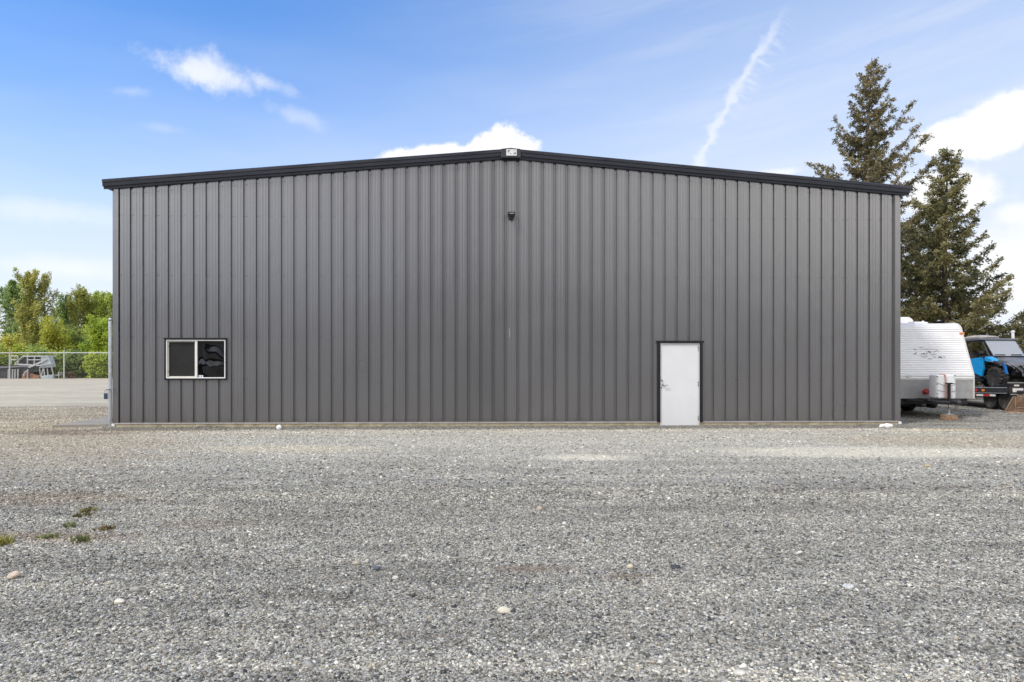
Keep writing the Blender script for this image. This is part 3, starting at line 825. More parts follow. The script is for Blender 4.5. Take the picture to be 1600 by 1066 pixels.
# window
win = part_empty('window', bld)
t = 0.030
def ring(mb, x0, x1, z0, z1, w, y0, y1):
    mb.b2((x0, y0, z0), (x0 + w, y1, z1)); mb.b2((x1 - w, y0, z0), (x1, y1, z1))
    mb.b2((x0 + w, y0, z1 - w), (x1 - w, y1, z1)); mb.b2((x0 + w, y0, z0), (x1 - w, y1, z0 + w))
    return mb
ring(MB(), WX0 - 0.005, WX1 + 0.005, WZ0 - 0.005, WZ1 + 0.005, t, -0.042, 0.07).b2((WX0 - 0.03, -0.052, WZ1 - 0.010), (WX1 + 0.025, -0.0425, WZ1 + 0.016)).build('window_trim', M['black_trim'], win, 0.003)
fx0, fx1, fz0, fz1 = WX0 + t + 0.003, WX1 - t - 0.003, WZ0 + t + 0.003, WZ1 - t - 0.003
ring(MB(), fx0, fx1, fz0, fz1, 0.025, -0.030, 0.06).build('window_frame', M['vinyl'], win, 0.004)
mx = wl(307, 560)[0]
MB().b2((mx - 0.022, -0.022, fz0 + 0.026), (mx + 0.022, 0.05, fz1 - 0.026)).build('mullion', M['vinyl'], win, 0.004)
ring(MB(), fx0 + 0.027, mx - 0.024, fz0 + 0.027, fz1 - 0.027, 0.024, 0.012, 0.05).build('sash', M['shaded_vinyl'], win, 0.003)
MB().b2((fx0 + 0.050, 0.022, fz0 + 0.05), (mx - 0.04, 0.026, fz1 - 0.05)).build('insect_screen', M['screen'], win)
MB().b2((mx + 0.02, 0.016, fz0 + 0.03), (fx1 - 0.03, 0.022, fz1 - 0.03)).build('window_pane', M['glass'], win)
for zz in (fz0 + 0.14, fz1 - 0.17):
    MB().b2((fx0 + 0.045, 0.000, zz), (fx0 + 0.057, 0.011, zz + 0.04)).build('latch', M['plate_grey'], win)
sx0, sz1 = wl(309.5, 586.5); sx1, sz0 = wl(317, 590.8)
MB().b2((sx0, 0.0125, sz0), (sx1, 0.0150, sz1)).build('sticker', M['plate_white'], win)
MB().b2((sx0, 0.0105, sz0), (sx1 - 0.02, 0.0120, sz0 + 0.025)).b2((sx1 - 0.045, 0.0105, sz0 + 0.03), (sx1 - 0.028, 0.0120, sz1 - 0.005)).build('sticker_print', M['sticker_blue'], win)
# door
door = part_empty('door', bld)
dt = 0.070
MB().b2((DX0 - 0.005, -0.05, ZB + 0.0), (DX0 + dt, 0.03, DZ1 - 0.026)).b2((DX1 - dt, -0.05, ZB + 0.0), (DX1 + 0.005, 0.03, DZ1 - 0.026)).b2((DX0 - 0.03, -0.062, DZ1 - 0.025), (DX1 + 0.03, 0.03, DZ1 + 0.032)).build('door_trim', M['black_trim'], door, 0.004)
zf = DZ0
MB().b2((DX0 + dt + 0.002, -0.036, zf), (DX0 + dt + 0.028, 0.06, DZ1 - 0.030)).b2((DX1 - dt - 0.028, -0.036, zf), (DX1 - dt - 0.002, 0.06, DZ1 - 0.030)).b2((DX0 + dt + 0.028, -0.036, DZ1 - 0.056), (DX1 - dt - 0.028, 0.06, DZ1 - 0.030)).build('door_frame', M['frame_white'], door, 0.004)
lx0, lx1, lz0, lz1 = DX0 + dt + 0.032, DX1 - dt - 0.032, zf + 0.034, DZ1 - 0.060
MB().b2((lx0, -0.022, lz0), (lx1, 0.025, lz1)).build('door_leaf', M['door_white'], door, 0.004)
MB().b2((lx0 - 0.075, -0.07, zf - 0.012), (lx1 + 0.075, 0.06, zf + 0.022)).build('threshold', M['drip'], door, 0.003)
for px_, py_ in ((0, 545), (0, 600), (0, 653)):
    zz = wl(1088, py_)[1]
    MB().b2((lx1 - 0.012, -0.030, zz - 0.055), (lx1 + 0.010, -0.020, zz + 0.055)).cyl((lx1 + 0.006, -0.034, zz - 0.058), (lx1 + 0.006, -0.034, zz + 0.058), 0.008, n=8).build('hinge', M['steel'], door)
hx, hz = wl(1036, 601.5)
hb = MB().cyl((hx, -0.022, hz), (hx, -0.036, hz), 0.033, n=18).cyl((hx, -0.036, hz), (hx, -0.075, hz), 0.012, n=10)
hb.tube([(hx, -0.075, hz), (hx + 0.03, -0.078, hz), (hx + 0.08, -0.074, hz), (hx + 0.115, -0.066, hz - 0.002)], [0.012, 0.012, 0.010, 0.008])
hb.build('handle', M['steel'], door, smooth=True)
kx, kz = wl(1033.5, 594.5)
MB().cyl((kx, -0.022, kz), (kx, -0.040, kz), 0.030, 0.026, 18).cyl((kx, -0.040, kz), (kx, -0.046, kz), 0.014, 0.012, 12).build('deadbolt', M['steel'], door)
kx, kz = wl(1033, 606)
MB().cyl((kx, -0.022, kz), (kx, -0.038, kz), 0.018, 0.016, 14).b2((kx - 0.003, -0.041, kz - 0.010), (kx + 0.003, -0.037, kz + 0.010)).build('key_lock', M['dark_metal'], door)
# paint scuff on the wall
sx, sz = wl(796, 513); _, sz2 = wl(796, 527)
mb = MB()
for a, b_, w in ((0, 1, .010),):
    mb.b2((sx - w / 2, -0.0035, sz + (sz2 - sz) * a), (sx + w / 2, -0.0005, sz + (sz2 - sz) * b_))
mb.build('paint_scuff', mat('scuff', (0.42, 0.43, 0.45), 0.6), bld)

# sign at the peak and the wall light (each fixed to the building, but things of their own)
def on_wall(lx, ly, lz):
    return Vector((BC.x + lx * cy_ - ly * sy_, BC.y + lx * sy_ + ly * cy_, lz))
spx, spz = wl(799, 238.5)
sg = thing('sign', 'small white sign plate with a grey emblem fixed at the roof peak', 'sign', on_wall(spx, -0.165, spz - 0.045), YAW)
MB().b2((-0.127, -0.006, -0.078), (0.127, 0.006, 0.078)).build('plate', M['plate_white'], sg, 0.003)
e = MB()
def poly(mb, pts, y=-0.0085):
    mb.prism([(a * 0.127, b * 0.078) for a, b in pts], y, y + 0.002, 'y')
poly(e, [(-0.72, 0.75), (-0.2, 0.8), (-0.45, 0.25), (-0.72, -0.1)])
poly(e, [(0.86, 0.1), (0.86, -0.55), (0.22, -0.55), (0.45, -0.15)])
poly(e, [(-0.45, -0.15), (-0.1, -0.3), (0.05, -0.62), (-0.15, -0.62), (-0.3, -0.35)])
poly(e, [(0.35, 0.75), (0.8, 0.8), (0.8, 0.62), (0.4, 0.62)])
poly(e, [(-0.7, -0.4), (-0.5, -0.4), (-0.5, -0.55), (-0.7, -0.55)])
e.build('emblem', M['plate_grey'], sg)
lx_, lz_ = wl(799, 338)
lt = thing('wall_light', 'black floodlight with tapered body fixed high on the wall under the peak', 'wall light', on_wall(lx_, -0.005, lz_), YAW)
def rr(w, h, r, n=5):
    pts = []
    for cx2, cz2, a0 in ((w / 2 - r, h / 2 - r, 0), (-w / 2 + r, h / 2 - r, 90), (-w / 2 + r, -h / 2 + r, 180), (w / 2 - r, -h / 2 + r, 270)):
        for i in range(n + 1):
            a = R(a0 + 90 * i / n); pts.append((cx2 + r * math.cos(a), cz2 + r * math.sin(a)))
    return pts
fr = MB(); o_ = rr(0.185, 0.062, 0.026); i_ = rr(0.130, 0.036, 0.014); n = len(o_)
vs = [(a, -0.20, b + 0.036) for a, b in o_] + [(a, -0.20, b + 0.034) for a, b in i_] + [(a, 0.0, b + 0.036) for a, b in o_] + [(a, -0.188, b + 0.034) for a, b in i_]
fs = [(k, (k + 1) % n, n + (k + 1) % n, n + k) for k in range(n)] + [(k, (k + 1) % n, 2 * n + (k + 1) % n, 2 * n + k) for k in range(n)] + [(n + k, n + (k + 1) % n, 3 * n + (k + 1) % n, 3 * n + k) for k in range(n)] + [tuple(2 * n + k for k in range(n))]
fr.add(vs, fs); fr.build('housing', M['black_plastic'], lt)
MB().prism([(a, b + 0.034) for a, b in rr(0.130, 0.036, 0.014)], -0.1885, -0.184, 'y').build('lens', M['lens'], lt)
bd = MB().prism([(-0.075, 0.002), (0.075, 0.002), (0.058, -0.040), (-0.058, -0.040)], -0.17, -0.002, 'y')
bd.build('lamp_body', M['black_plastic'], lt, 0.006)
MB().prism([(-0.058, -0.044), (0.058, -0.044), (0.062, -0.072), (0.052, -0.086), (-0.052, -0.086), (-0.062, -0.072)], -0.15, -0.002, 'y').build('sensor', M['black_plastic'], lt, 0.006)

# white pipe cap on the ground at the wall
p = GP(437, 671.5)
MB().lathe([(0.0, -0.05), (0.045, -0.048), (0.062, -0.030), (0.066, 0.05)], (0, 0, 0), 'y', 20).build('pipe_cap', M['vinyl'], None, smooth=True)
o = bpy.data.objects['pipe_cap']; o.location = (p.x, p.y - 0.03, 0.055)
tag(o, 'round white plastic pipe cap at the foot of the grey wall', 'pipe cap')

# concrete apron beside the building corner
a1, a2, a3, a4 = GP(82, 669), GP(169, 667.5), GP(174, 654), GP(128, 661)
MB().prism([(p.x, p.y) for p in (a1, a2, a3, a4)], -0.02, 0.065, 'z').build('apron', M['pad'])
tag(bpy.data.objects['apron'], kind='structure')

# ------------------------------------------------------------------ gate post and padlock
gp = GP(172.3, 668)
post = thing('gate_post', 'galvanised steel gate post standing at the corner of the grey building', 'post', gp)
zt = H - (500 - HY) / F * gp.y
MB().cyl((0, 0, -0.1), (0, 0, zt), 0.040, n=20).build('pipe', M['galv'], post, smooth=True)
MB().lathe([(0.045, -0.02), (0.046, 0.015), (0.035, 0.035), (0.0, 0.045)], (0, 0, zt), 'z', 18).build('post_cap', M['galv'], post, smooth=True)
zk = H - (608 - HY) / F * gp.y
MB().lathe([(0.0405, -0.02), (0.048, -0.018), (0.048, 0.018), (0.0405, 0.02)], (0, 0, zk), 'z', 18).b2((0.03, -0.06, zk - 0.015), (0.09, -0.04, zk + 0.015)).build('collar', M['galv'], post)
ch = MB()
import itertools
cp = [(-0.075 + 0.02 * i, -0.050 - 0.012 * math.sin(i * 0.4), zk - 0.012 + 0.0022 * i * (1 if i > 3 else -1)) for i in range(10)]
for i in range(len(cp) - 1):
    c0, c1 = Vector(cp[i]), Vector(cp[i + 1]); md = (c0 + c1) / 2; dv = (c1 - c0).normalized() * 0.015
    up = Vector((0, 0, 0.008)) if i % 2 else Vector((0, 0.008, 0))
    ch.tube([md - dv - up * .5, md - dv + up * .5, md + up, md + dv + up * .5, md + dv - up * .5, md - up, md - dv - up * .5], 0.0032, 6)
tag(ch.build('chain', M['dark_metal']), 'short dark steel chain wrapped across the gate post above the padlock', 'chain')
bpy.data.objects['chain'].location = gp
lk = thing('padlock', 'dark blue padlock hanging from the chain beside the gate post', 'padlock', gp + Vector((-0.078, -0.05, zk - 0.055)))
lk.rotation_euler = (0, 0, 0.3)
MB().b2((-0.040, -0.018, -0.185), (0.040, 0.018, -0.045)).build('lock_body', M['lock_blue'], lk, 0.008)
MB().tube([(-0.026, 0, -0.06), (-0.026, 0, 0.0), (-0.018, 0, 0.026), (0, 0, 0.038), (0.018, 0, 0.026), (0.026, 0, 0.0), (0.026, 0, -0.06)], 0.006).build('shackle', M['steel'], lk, smooth=True)

# ------------------------------------------------------------------ chain-link fence
FD = 49.6
fen = thing('chain_link_fence', 'chain link fence with pale rail and thin posts in front of the green trees', 'fence', (0, FD, 0))
fz = H - (551.5 - HY) / F * FD
fx_a, fx_b = -58.0, -18.0
k0 = (15 - CX) / F * FD; stp = (100 - 15) / F * FD
MB().tube([(fx_a, 0, fz), (fx_b, 0, fz)], 0.034, 8).build('top_rail', M['rail_paint'], fen)
i = math.ceil((fx_a - k0) / stp)
while k0 + i * stp < fx_b:
    x = k0 + i * stp
    pb = MB().cyl((x, 0, -0.1), (x, 0, fz + 0.02), 0.045, 0.045, 8)
    pb.tube([(x, 0, fz + 0.02), (x + 0.03, -0.03, fz + 0.20), (x + 0.07, -0.06, fz + 0.40)], [0.035, 0.022, 0.010], 6)
    pb.build('post', M['rail_paint'], fen)
    i += 1
hh = fz; vs, fs = [], []
for s_ in (-1, 1):
    x = fx_a - hh
    while x < fx_b + hh:
        xa, xb, za, zb = x, x + s_ * hh, 0.03, hh
        w = 0.0012
        o0 = len(vs)
        y = s_ * 0.004
        vs += [(xa - w, y, za), (xa + w, y, za), (xb + w, y, zb), (xb - w, y, zb)]
        fs.append((o0, o0 + 1, o0 + 2, o0 + 3))
        x += 0.10
mesh_np('wire_mesh', np.array(vs), np.array(fs), M['galv_wire'], fen)

# ------------------------------------------------------------------ derelict boat cabin behind the fence
BD = 51.5
def bp(px, py, dy=0.0):
    d = BD + dy
    return Vector(((px - CX) / F * d, d, H - (py - HY) / F * d)) - boat.location
boat = thing('derelict_boat', 'derelict boat with pale cabin and dark hull lying behind the chain link fence', 'boat', P(45, 592.8, BD) * 1.0)
boat.location.z = 0
def slab(mb, pts, d0, d1):
    prs = [(bp(a, b).x, bp(a, b).z) for a, b in pts]
    mb.prism(prs, d0, d1, 'y')
    return mb
slab(MB(), [(-30, 575), (20, 572.5), (42, 571.5), (60, 572), (62, 581), (45, 583), (40, 594), (-30, 594)], 0.1, 1.2).build('hull', M['boat_dark'], boat, 0.04)
slab(MB(), [(-6, 573), (18, 571.8), (44, 571), (44, 573.5), (18, 574.5), (-6, 576)], -0.02, 1.3).build('gunwale', mat('dull_gunwale', (0.16, 0.16, 0.19), 0.5), boat)
slab(MB(), [(24, 569), (37, 557), (62, 557), (62, 571), (45, 571)], 0.15, 1.8).build('cabin_inside', M['dark_open'], boat)
slab(MB(), [(36, 555.8), (75, 555.8), (76, 558), (34, 558)], -0.02, 0.9).build('cabin_roof', M['boat_white'], boat, 0.02)
slab(MB(), [(23, 568.2), (50, 569.5), (62, 569.5), (60, 571.6), (48, 572), (22, 570.2)], -0.05, 1.95).build('cabin_sill', M['boat_white'], boat, 0.02)
for a, b_, c_, d_ in ((43, 557.5, 43, 569.5), (54, 557.5, 53.5, 570), (28.5, 562, 28.5, 569)):
    MB().tube([bp(a, b_, -0.02), bp(c_, d_, -0.02)], 0.045, 6).build('window_post', M['boat_white'], boat)
MB().tube([bp(42.5, 562.5, -0.03), bp(63, 562.5, -0.03)], 0.04, 6).build('window_bar', M['boat_white'], boat)
MB().tube([bp(35, 557.5, -0.02), bp(23, 568.5, -0.02)], 0.04, 6).build('window_post', M['boat_white'], boat)
slab(MB(), [(63.5, 558.1), (76, 558.1), (80, 568), (81, 574), (60, 575.5), (63, 569)], 0.0, 0.5).build('wheelhouse', M['boat_grey'], boat, 0.03)
slab(MB(), [(44, 573.6), (60, 566.5), (73, 560.5), (75, 562), (62, 568.8), (47, 575)], -0.08, -0.01).build('windscreen_trim', M['boat_white'], boat)
slab(MB(), [(58, 570.8), (83, 567.6), (83.5, 569), (58, 572.5)], -0.10, -0.02).build('rubbing_strip', M['boat_white'], boat)
for pts in ([(62, 576), (63.5, 588)], [(67.5, 576), (64, 590)], [(68.5, 576), (70, 590)], [(74, 576), (75, 587)], [(80.5, 573), (83.5, 586)]):
    MB().tube([bp(*pts[0], 0), bp(*pts[1], 0)], 0.042, 6).build('frame_leg', M['boat_white'], boat)
slab(MB(), [(64.5, 588), (70, 587), (76, 586), (84, 585.5), (83.5, 593.5), (64.5, 593.5)], -0.05, 0.4).build('transom', M['boat_grey'], boat, 0.03)
slab(MB(), [(33, 585), (40, 581), (61, 588), (61, 594), (33, 594)], 0.05, 1.5).build('rusty_keel', M['boat_rust'], boat, 0.03)
for a, b_, c_, d_ in ((17.5, 557, 17.5, 569), (17.5, 556.5, 28, 556.5), (28, 556.5, 28, 561), (17.5, 562.5, 26, 562)):
    MB().tube([bp(a, b_, 0.05), bp(c_, d_, 0.05)], 0.04, 6).build('rail', M['rail_paint'], boat)
for a in (13.5, 20, 24, 28.5, 43.5):
    MB().tube([bp(a, 577, -0.04), bp(a - 0.6, 592, -0.04)], 0.05, 6).build('hull_rib', M['boat_white'], boat)
ap = [bp(42 - 4.5 * math.cos(t_), 588 - 8 * math.sin(t_), -0.05) for t_ in np.linspace(0, 1.6, 6)]
MB().tube(ap, 0.05, 6).build('wheel_arch', M['boat_white'], boat)
mb = MB()
ch_ = thing('white_chair', 'small white plastic chair beside the derelict boat behind the fence', 'chair', P(90, 592.8, BD + 0.3))
ch_.location.z = 0
k = BD / F
MB().b2((-5 * k, -.2, 4.6 * k), (5 * k, .25, 5.8 * k)).build('seat', M['boat_white'], ch_)
MB().b2((3.6 * k, -.2, 5.9 * k), (4.8 * k, .25, 10 * k)).b2((1 * k, .2, 8 * k), (4.7 * k, .26, 9.8 * k)).build('backrest', M['boat_white'], ch_)
for sx in (-4.4, 4.2):
    for yy in (-.17, .2):
        MB().cyl((sx * k, yy, 0), (sx * k, yy, 4.6 * k), 0.03, n=6).build('leg', M['boat_white'], ch_)

# ------------------------------------------------------------------ caravan
def caravan():
    W2 = 1.2; Y0 = 19.0; XC = 11.65
    cv = thing('caravan', 'white travel caravan with ribbed front panel parked beside the grey building', 'caravan', (XC, Y0, 0))
    zb, zg, zbend, zt, Lc = 0.53, 1.065, 1.20, 2.66, 6.6
    # front outline from the bottom up: (y set-back, z)
    out = [(0.0, zb), (0.0, zg), (0.0, zbend)]
    top = (0.50, 2.40)
    corner = [(0.50, 2.40), (0.535, 2.50), (0.60, 2.58), (0.70, 2.635), (0.85, zt)]
    # body core (flat-sided, slightly inside the front skin)
    core = [(0.012, zb + 0.004)] + [(0.012, zbend)] + [(y + 0.012, z - 0.002) for y, z in corner] + [(Lc, zt - 0.002), (Lc, zb + 0.004)]
    MB().prism(core, -W2 + 0.004, W2 - 0.004, 'x').build('body', M['caravan_white'], cv)
    # ribbed front skin
    path = [(0.0, zg)] + [(0.0, zbend)] + corner
    fine = []
    for (y0, z0), (y1, z1) in zip(path, path[1:]):
        L = math.hypot(y1 - y0, z1 - z0); n = max(1, round(L / 0.004))
        for i in range(n):
            fine.append((y0 + (y1 - y0) * i / n, z0 + (z1 - z0) * i / n, L / n))
    fine.append((*corner[-1], 0))
    s = 0.0; prof = []
    for k_, (y, z, d) in enumerate(fine):
        ph = (s % 0.068) / 0.068
        dep = 0.017 * (math.cos(2 * math.pi * ph) * 0.5 + 0.5) ** 3
        big = (s % 0.476) < 0.02
        prof.append((y + (dep + (0.006 if big else 0)) * 0.95 - 0.002, z))
        s += d
    prof = prof[::2]
    vs = []; 
    for y, z in prof:
        vs += [(-W2, y, z), (W2, y, z)]
    MB().add(vs, [(2 * i, 2 * i + 1, 2 * i + 3, 2 * i + 2) for i in range(len(prof) - 1)]).build('front_panel', M['caravan_white'], cv)
    MB().b2((-W2, -0.006, zb), (W2, 0.010, zg - 0.003)).build('skirt', M['caravan_grey'], cv)
    MB().b2((-W2, -0.014, zg - 0.012), (W2, 0.004, zg + 0.010)).build('belt_trim', M['caravan_trim'], cv)
    for sx in (-1, 1):
        pts = [(sx * W2, y - 0.006, z) for y, z in [(0, zb), (0, zg), (0, zbend - 0.06), (0.01, zbend)] + corner + [(1.4, zt), (Lc, zt)]]
        MB().tube(pts, 0.020, 8).build('corner_trim', M['caravan_trim'], cv)
    # emblem on the front: loose brush strokes
    def fp(px, py):
        # point on the sloped front panel
        d = 19.25
        for _ in range(4):
            z = H - (py - HY) / F * d
            y = 0.0 if z < zbend else 0.5 * (z - zbend) / 1.2
            d = Y0 + y
        return Vector(((px - CX) / F * d - XC, y - 0.010, z))
    em = part_empty('emblem', cv)
    e1, e2 = M['decal_grey'], M['decal_pale']
    def stroke(mb, pts, w):
        ps = [fp(*q) for q in pts]
        n = len(ps); vs = []
        for i, q in enumerate(ps):
            ww = w * (0.25 + 0.75 * math.sin(math.pi * (i + 0.5) / n)) * 0.0178
            vs += [q + Vector((0, -0.36 * 0 - 0.001, -ww / 2)), q + Vector((0, 0.36 * ww * 0.5, ww / 2))]
        MB().add(vs, [(2 * i, 2 * i + 1, 2 * i + 3, 2 * i + 2) for i in range(n - 1)]).build('brush_stroke', mb, em)
    stroke(e2, [(1427, 545.9), (1430, 545.7), (1433, 546)], 1.6)
    stroke(e2, [(1435, 543.2), (1439, 542.8), (1443, 543)], 1.0)
    stroke(e2, [(1436, 545.8), (1441, 545.4), (1448, 545.6), (1456, 545.4), (1461, 545.5)], 0.9)
    stroke(e1, [(1428, 553.5), (1430, 553), (1432, 551)], 2.0)
    stroke(e1, [(1439, 554), (1442, 552.6), (1444, 552.2), (1446, 553)], 1.4)
    stroke(e1, [(1446, 549), (1447.5, 551.5), (1450, 553.8)], 1.5)
    stroke(e1, [(1449.5, 549), (1452, 550), (1454, 551), (1452.5, 552.2)], 2.8)
    stroke(e2, [(1438, 555), (1440, 557.4), (1444, 558.4), (1448, 557.4), (1450, 556)], 1.5)
    stroke(e2, [(1458, 550), (1461, 549.2), (1463.5, 548), (1465, 546)], 1.8)
    stroke(e2, [(1466, 548.6), (1467.5, 548.4)], 1.8)
    stroke(e2, [(1454, 555), (1457, 554.2), (1460, 553.8), (1463, 554.2)], 1.6)
    stroke(e2, [(1457, 557.6), (1460, 558.6), (1463, 557.8)], 1.8)
    stroke(e1, [(1465.5, 559.2), (1468, 557.8), (1470.5, 558.6), (1472, 559.2)], 2.2)
    stroke(e2, [(1473, 557), (1475, 558), (1477, 557.8)], 1.4)
    stroke(e2, [(1449, 560.6), (1452, 561), (1456, 560.8)], 1.6)
    stroke(e2, [(1443, 555), (1446, 554.4), (1448, 555.6)], 1.4)
    q = fp(1503, 521.5)
    MB().b2(q + Vector((-0.055, -0.020, -0.028)), q + Vector((0.055, 0.02, 0.028))).build('marker_lamp', M['amber'], cv, 0.008)
    MB().b2(q + Vector((-0.068, -0.008, -0.04)), q + Vector((0.068, 0.03, 0.04))).build('lamp_base', mat('lamp_backing', (0.6, 0.42, 0.33), 0.5), cv, 0.008)
    # roof fittings
    MB().prism([(1.5, zt), (1.55, zt + 0.16), (1.72, zt + 0.235), (2.35, zt + 0.235), (2.5, zt + 0.15), (2.5, zt)], -0.49, 0.44, 'x').build('roof_air_conditioner', M['caravan_white'], cv, 0.05)
    MB().prism([(1.0, zt), (1.02, zt + 0.05), (1.35, zt + 0.08), (1.38, zt)], 0.15, 0.55, 'x').build('roof_vent', M['cover_white'], cv, 0.02)
    MB().cyl((0.45, 1.1, zt), (0.45, 1.1, zt + 0.09), 0.04, 0.03).build('vent_pipe', M['cover_white'], cv)
    # chassis
    MB().b2((-W2 + 0.1, 0.12, zb - 0.16), (W2 - 0.1, Lc - 0.2, zb + 0.003)).b2((-W2 + 0.25, 0.7, 0.27), (W2 - 0.7, Lc - 0.6, zb - 0.165)).build('underbody', M['dark_metal'], cv)  # the lower box is added to deepen the shade under the caravan
    MB().prism([(0.9, 0.37), (1.0, 0.22), (1.75, 0.22), (1.8, 0.37)], -0.9, 0.35, 'x').build('shade_block', M['dark_metal'], cv, 0.02)  # block added below the floor to darken the ground under the caravan
    dm = MB()
    for sx in (-1, 1):
        dm.tube([(sx * 0.95, 1.2, zb - 0.06), (sx * 0.62, 0.0, zb - 0.06), (sx * 0.08, -1.0, zb - 0.06)], 0.05, 6)
    dm.b2((-0.45, -0.62, zb - 0.03), (0.45, -0.12, zb + 0.02))
    dm.b2((-0.06, -1.22, zb - 0.07), (0.06, -0.9, zb + 0.0))
    dm.build('drawbar', M['dark_metal'], cv)
    MB().lathe([(0.03, 0), (0.055, 0.02), (0.06, 0.08), (0.03, 0.12)], (0, -1.20, zb - 0.1), 'z', 12).build('coupler', M['dark_metal'], cv)
    # wheels
    for sx in (-0.6, 0.60):
        for yy in (2.15, 2.95):
            w = part_empty('wheel', cv, (sx, yy, 0.34))
            MB().lathe([(0.2, -0.10), (0.31, -0.11), (0.335, -0.08), (0.34, 0), (0.335, 0.08), (0.31, 0.11), (0.2, 0.10)], (0, 0, 0), 'x', 28).build('tyre', M['rubber'], w, smooth=True)
            MB().lathe([(0.0, -0.03), (0.10, -0.04), (0.12, -0.08), (0.2, -0.09), (0.2, 0.09), (0.12, 0.06), (0.0, 0.05)], (0, 0, 0), 'x', 20).build('rim', M['steel'], w)
    MB().cyl((-0.6, 2.15, 0.34), (0.6, 2.15, 0.34), 0.04).build('axle', M['dark_metal'], cv)
    MB().cyl((-0.6, 2.95, 0.34), (0.6, 2.95, 0.34), 0.04).build('axle', M['dark_metal'], cv)
    # gas bottle cover: two lobes
    tk = part_empty('gas_bottle_cover', cv, (0.0, -0.42, 0))
    z0, z1 = 0.575, 1.205
    def lobe(x0, x1):
        pr = []
        for i in range(13):
            a = math.pi * i / 12
            pr.append(((x0 + x1) / 2 - math.cos(a) * (x1 - x0) / 2, -0.16 - 0.13 * math.sin(a) ** 0.6))
        pr += [(x1, 0.10), (x0, 0.10)]
        return pr
    MB().prism(lobe(-0.25, -0.004), z0, z1, 'z').build('cover_shell', M['cover_white'], tk, 0.03)
    MB().prism([(a, b - 0.03) for a, b in lobe(0.004, 0.26)], z0 - 0.01, z1 + 0.015, 'z').build('cover_shell', M['cover_white'], tk, 0.03)
    ln = MB()
    def yl(x):
        x0, x1, off = (-0.25, -0.004, 0) if x < 0 else (0.004, 0.26, -0.03)
        c = max(0.02, 1 - ((x - (x0 + x1) / 2) / ((x1 - x0) / 2)) ** 2)
        return -0.16 - 0.13 * (math.sqrt(c)) ** 0.6 + off - 0.002
    for zA, sag in ((1.02, 0.11), (0.81, 0.06)):
        for xs in (np.linspace(-0.243, -0.012, 9), np.linspace(0.012, 0.252, 9)):
            ln.tube([(x, yl(x), zA - sag * (1 - ((x - 0.02) / 0.28) ** 2)) for x in xs], 0.006, 5)
    ln.build('swoosh', M['decal_grey'], tk)
    for cx_, cz_ in ((-0.225, 1.16), (-0.225, 0.96), (-0.225, 0.70), (-0.225, 0.61), (-0.06, 1.18), (0.20, 1.19)):
        MB().b2((cx_ - 0.018, yl(cx_) - 0.006, cz_ - 0.010), (cx_ + 0.018, yl(cx_) + 0.02, cz_ + 0.010)).build('clip', M['dark_metal'], tk)
    MB().tube([(-0.03, -0.31, z0 + 0.0), (-0.035, -0.31, 0.9), (-0.045, -0.28, z1 + 0.010), (-0.04, -0.05, z1 + 0.02)], 0.012, 6).build('strap', M['orange_strap'], tk)
    # jack
    jk = part_empty('jack', cv, (0.0, -0.80, 0))
    MB().cyl((0, 0, 0.50), (0, 0, 0.98), 0.040, n=12).b2((-0.055, -0.06, 0.96), (0.055, 0.06, 1.0)).build('jack_head', M['black_plastic'], jk)
    MB().cyl((0, 0, 0.17), (0, 0, 0.55), 0.026, n=10).b2((-0.09, -0.09, 0.150), (0.09, 0.09, 0.172)).build('jack_leg', M['galv'], jk)
    MB().tube([(0, -0.03, 0.97), (0.06, -0.09, 0.985), (0.09, -0.09, 0.97)], 0.010, 6).build('crank', M['black_plastic'], jk)
    MB().tube([(-0.12, -0.05, 0.52), (-0.09, -0.08, 0.36), (-0.02, -0.1, 0.27), (0.06, -0.09, 0.27), (0.12, -0.06, 0.38), (0.14, -0.03, 0.50)], 0.012, 6).build('safety_chain', M['rust'], cv).location = (0, -0.85, 0)
    # red lamp cable coil and grey pipe ends under the front
    q = Vector(((1447 - CX) / F * 18.9 - XC, -0.09, H - (612 - HY) / F * 18.9))
    rc = MB()
    for r_, dy in ((0.085, 0), (0.07, -0.03), (0.05, -0.05)):
        rc.tube([q + Vector((r_ * math.cos(a), dy, 0.75 * r_ * math.sin(a))) for a in np.linspace(0, 6.28, 16)], 0.017, 6)
    rc.build('cable_coil', M['red'], cv, smooth=True)
    for px_ in (1444, 1461):
        d = 19.3; q = Vector(((px_ - CX) / F * d - XC, d - Y0, H - (632 - HY) / F * d))
        r_ = 0.085 if px_ < 1450 else 0.115
        MB().lathe([(0, -0.02), (r_ * .6, -0.01), (r_, 0.05), (r_, 0.35), (0, 0.36)], q, 'y', 18).build('tank_end', M['steel'] if px_ < 1450 else mat('dull_tank', (0.10, 0.10, 0.11), 0.35, metal=0.6), cv, smooth=True)
        MB().b2(q + Vector((-0.02, 0.12, 0.04)), q + Vector((0.02, 0.16, 0.22))).build('tank_bracket', M['dark_metal'], cv)
    # clips on the skirt
    MB().b2((-1.0 + 0.95 - 0.62, -0.02, 1.12), (-1.0 + 0.95 - 0.50, 0.0, 1.18)).build('wall_vent', M['caravan_trim'], cv, 0.004)
    blk = MB().box((0, 0, 0), (0.36, 0.24, 0.07)).box((0.01, 0.01, 0.071), (0.34, 0.22, 0.07)).build('wood_block', M['wood'], None, 0.006)
    blk.location = (XC, Y0 - 0.80, 0.040); blk.rotation_euler = (0, 0, 0.12)
    tag(blk, 'stacked weathered wood block under the jack of the caravan', 'wood block')
caravan()

